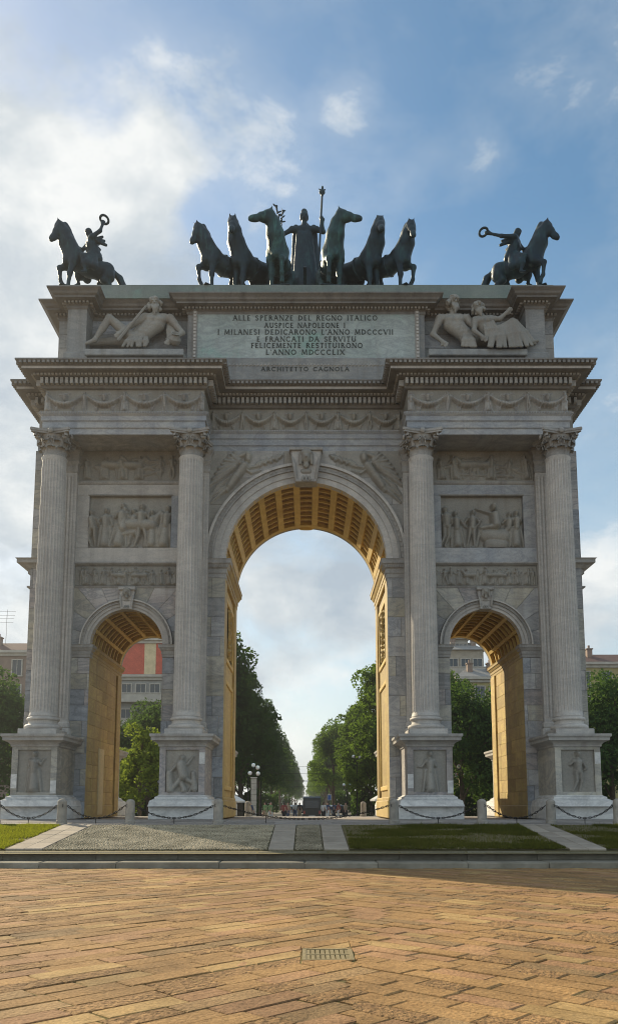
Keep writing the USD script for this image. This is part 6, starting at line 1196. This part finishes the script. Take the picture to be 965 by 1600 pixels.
for u, d, rz, top, legs, lab in ((415, 66, 2.6, 'cloth_green', 'cloth_tan', 'person in a light green top and tan trousers by the pillar lamp'), (423, 67, -.5, 'cloth_green', 'cloth_white', 'person in a green top and white trousers beside the first walker'), (444, 76, 1.2, 'cloth_red', 'cloth_dark', 'person in a red top walking left of the middle of the avenue'), (450, 78, 4.0, 'cloth_tan', 'cloth_blue', 'person in a tan top and blue trousers near the red one'), (461, 92, 2.0, 'cloth_white', 'cloth_blue', 'person in a white shirt and blue trousers before the far traffic'), (468, 95, 5.0, 'cloth_dark', 'cloth_tan', 'person in a dark jacket and tan trousers before the far traffic'),
        (505, 78, 1.0, 'cloth_white', 'cloth_dark', 'person in a white shirt and dark trousers right of the dark van'), (511, 80, 4.4, 'cloth_blue', 'cloth_white', 'person in a blue shirt and white trousers right of the dark van'), (521, 90, .4, 'cloth_blue', 'cloth_dark', 'person in a blue shirt under the right avenue trees'), (528, 84, 3.6, 'cloth_red', 'cloth_white', 'person in a red shirt and white trousers on the right'), (392, 70, .8, 'cloth_blue', 'cloth_tan', 'person in a blue shirt leaning at the foot of the pillar lamp'), (539, 86, 5.5, 'cloth_tan', 'cloth_dark', 'person in a tan coat below the low lamp on the right')):
    person(AX(u, d), d - CAM_D, rz, top, legs, lab)
def vehicle(name, label, cat_, x, y, w, L, h, paint, boxy):
    t = thing(name, label, cat_, (x, y, GZ)); prof = [(0, .35), (0, h * .55), (.12 * (1 - boxy) * 4 + .05, h - .12), (.3 + (1 - boxy) * .8, h), (L * (.62 + .25 * boxy), h), (L * (.75 + .17 * boxy), h * .58), (L - .05, h * .5), (L, .45), (L - .1, .3)]
    m = trimesh.creation.extrude_polygon(Polygon(prof).buffer(.06).buffer(-.02), w - .1, engine='earcut'); v = m.vertices.copy(); m.vertices = np.column_stack([v[:, 2] - (w - .1) / 2, v[:, 0], v[:, 1]]); m.fix_normals(); obj('vehicle_body', m, paint, t)
    obj('rear_window', bx(-w * .36, w * .36, -.10, .16, h * .58, h * .86), 'window_glass', t)
    for s in (-1, 1):
        obj('side_window', bx(min(s * (w / 2 - .1), s * (w / 2 - .02)), max(s * (w / 2 - .1), s * (w / 2 - .02)), L * .22, L * .66, h * .60, h * .88), 'window_glass', t)
        obj('tail_light', cbx(s * w * .40 - .07, s * w * .40 + .07, -.10, .05, h * .36, h * .48, .01), 'cloth_red', t)
        for yy in (L * .18, L * .80):
            wl = sub('wheel', t); m = lathe([(.0, -.1), (.22, -.1), (.32, -.09), (.34, 0), (.32, .09), (.22, .1), (0, .1)], 18); m.apply_transform(trimesh.transformations.rotation_matrix(PI / 2, [0, 1, 0])); m.apply_translation((s * (w / 2 - .12), yy, .34)); obj('tyre', m, 'rubber', wl, 40)
            m = lathe([(0, -.11), (.18, -.112), (.2, 0), (.18, .112), (0, .11)], 12); m.apply_transform(trimesh.transformations.rotation_matrix(PI / 2, [0, 1, 0])); m.apply_translation((s * (w / 2 - .12), yy, .34)); obj('rim', m, 'trim_pale', wl)
    obj('number_plate', bx(-.26, .26, -.11, 0, .52, .64), 'cloth_white', t)
vehicle('parked_van', 'dark boxy van seen from behind in the middle of the avenue', 'van', AX(487, 68), 68 - CAM_D, 1.55, 3.8, 2.15, 'van_paint', 1.0)
for u, d, p, lab in ((459, 118, 'car_white', 'white car waiting left of the van in the far avenue'), (470, 124, 'van_paint', 'dark car beside the white one in the far avenue'), (512, 116, 'car_white', 'white car right of the van under the avenue trees'), (528, 120, 'van_paint', 'dark car at the right edge of the far traffic')): vehicle('parked_car', lab, 'car', AX(u, d), d - CAM_D, 1.75, 4.2, 1.45, p, .2)
sg = thing('street_sign', 'blue and white street sign on a post under the right avenue trees', 'sign', (AX(514, 82), 82 - CAM_D, GZ)); obj('sign_post', tube([(0, 0, 0), (0, 0, 2.6)], .035, 6), 'iron', sg); obj('sign_plate', cbx(-.2, .2, -.05, -.02, 1.95, 2.5, .01), 'cloth_white', sg); obj('sign_face', bx(-.16, .16, -.058, -.045, 2.0, 2.45), 'sign_blue', sg)
for i, (d, z, sag) in enumerate(((100, 5.4, .25), (125, 5.5, .3), (150, 5.2, .3), (190, 4.9, .3), (230, 7.2, .3))):
    t = thing('overhead_wire', f'thin dark tram wire across the avenue, {["lowest", "second", "third", "fourth", "topmost"][i]} of the five from the ground', 'wire', (0, d - CAM_D, z)); obj('wire_strand', tube([(x, 0, sag * ((x / 9) ** 2 - 1)) for x in np.linspace(-9, 9, 13)], .018 * d / 100, 4), 'iron', t)

# ------------------------------------------------------------------ summer air
MAT['haze'] = usdkit.material(stage, '/World/Looks/haze', {'v': ('principled_volume', {'color': (.93, .96, 1.0), 'density': .00024, 'anisotropy': .6})}, [], volume='v.volume')
struct('haze', bx(-950, 950, -450, 1650, -2.6, 36), 'haze', kind='stuff')
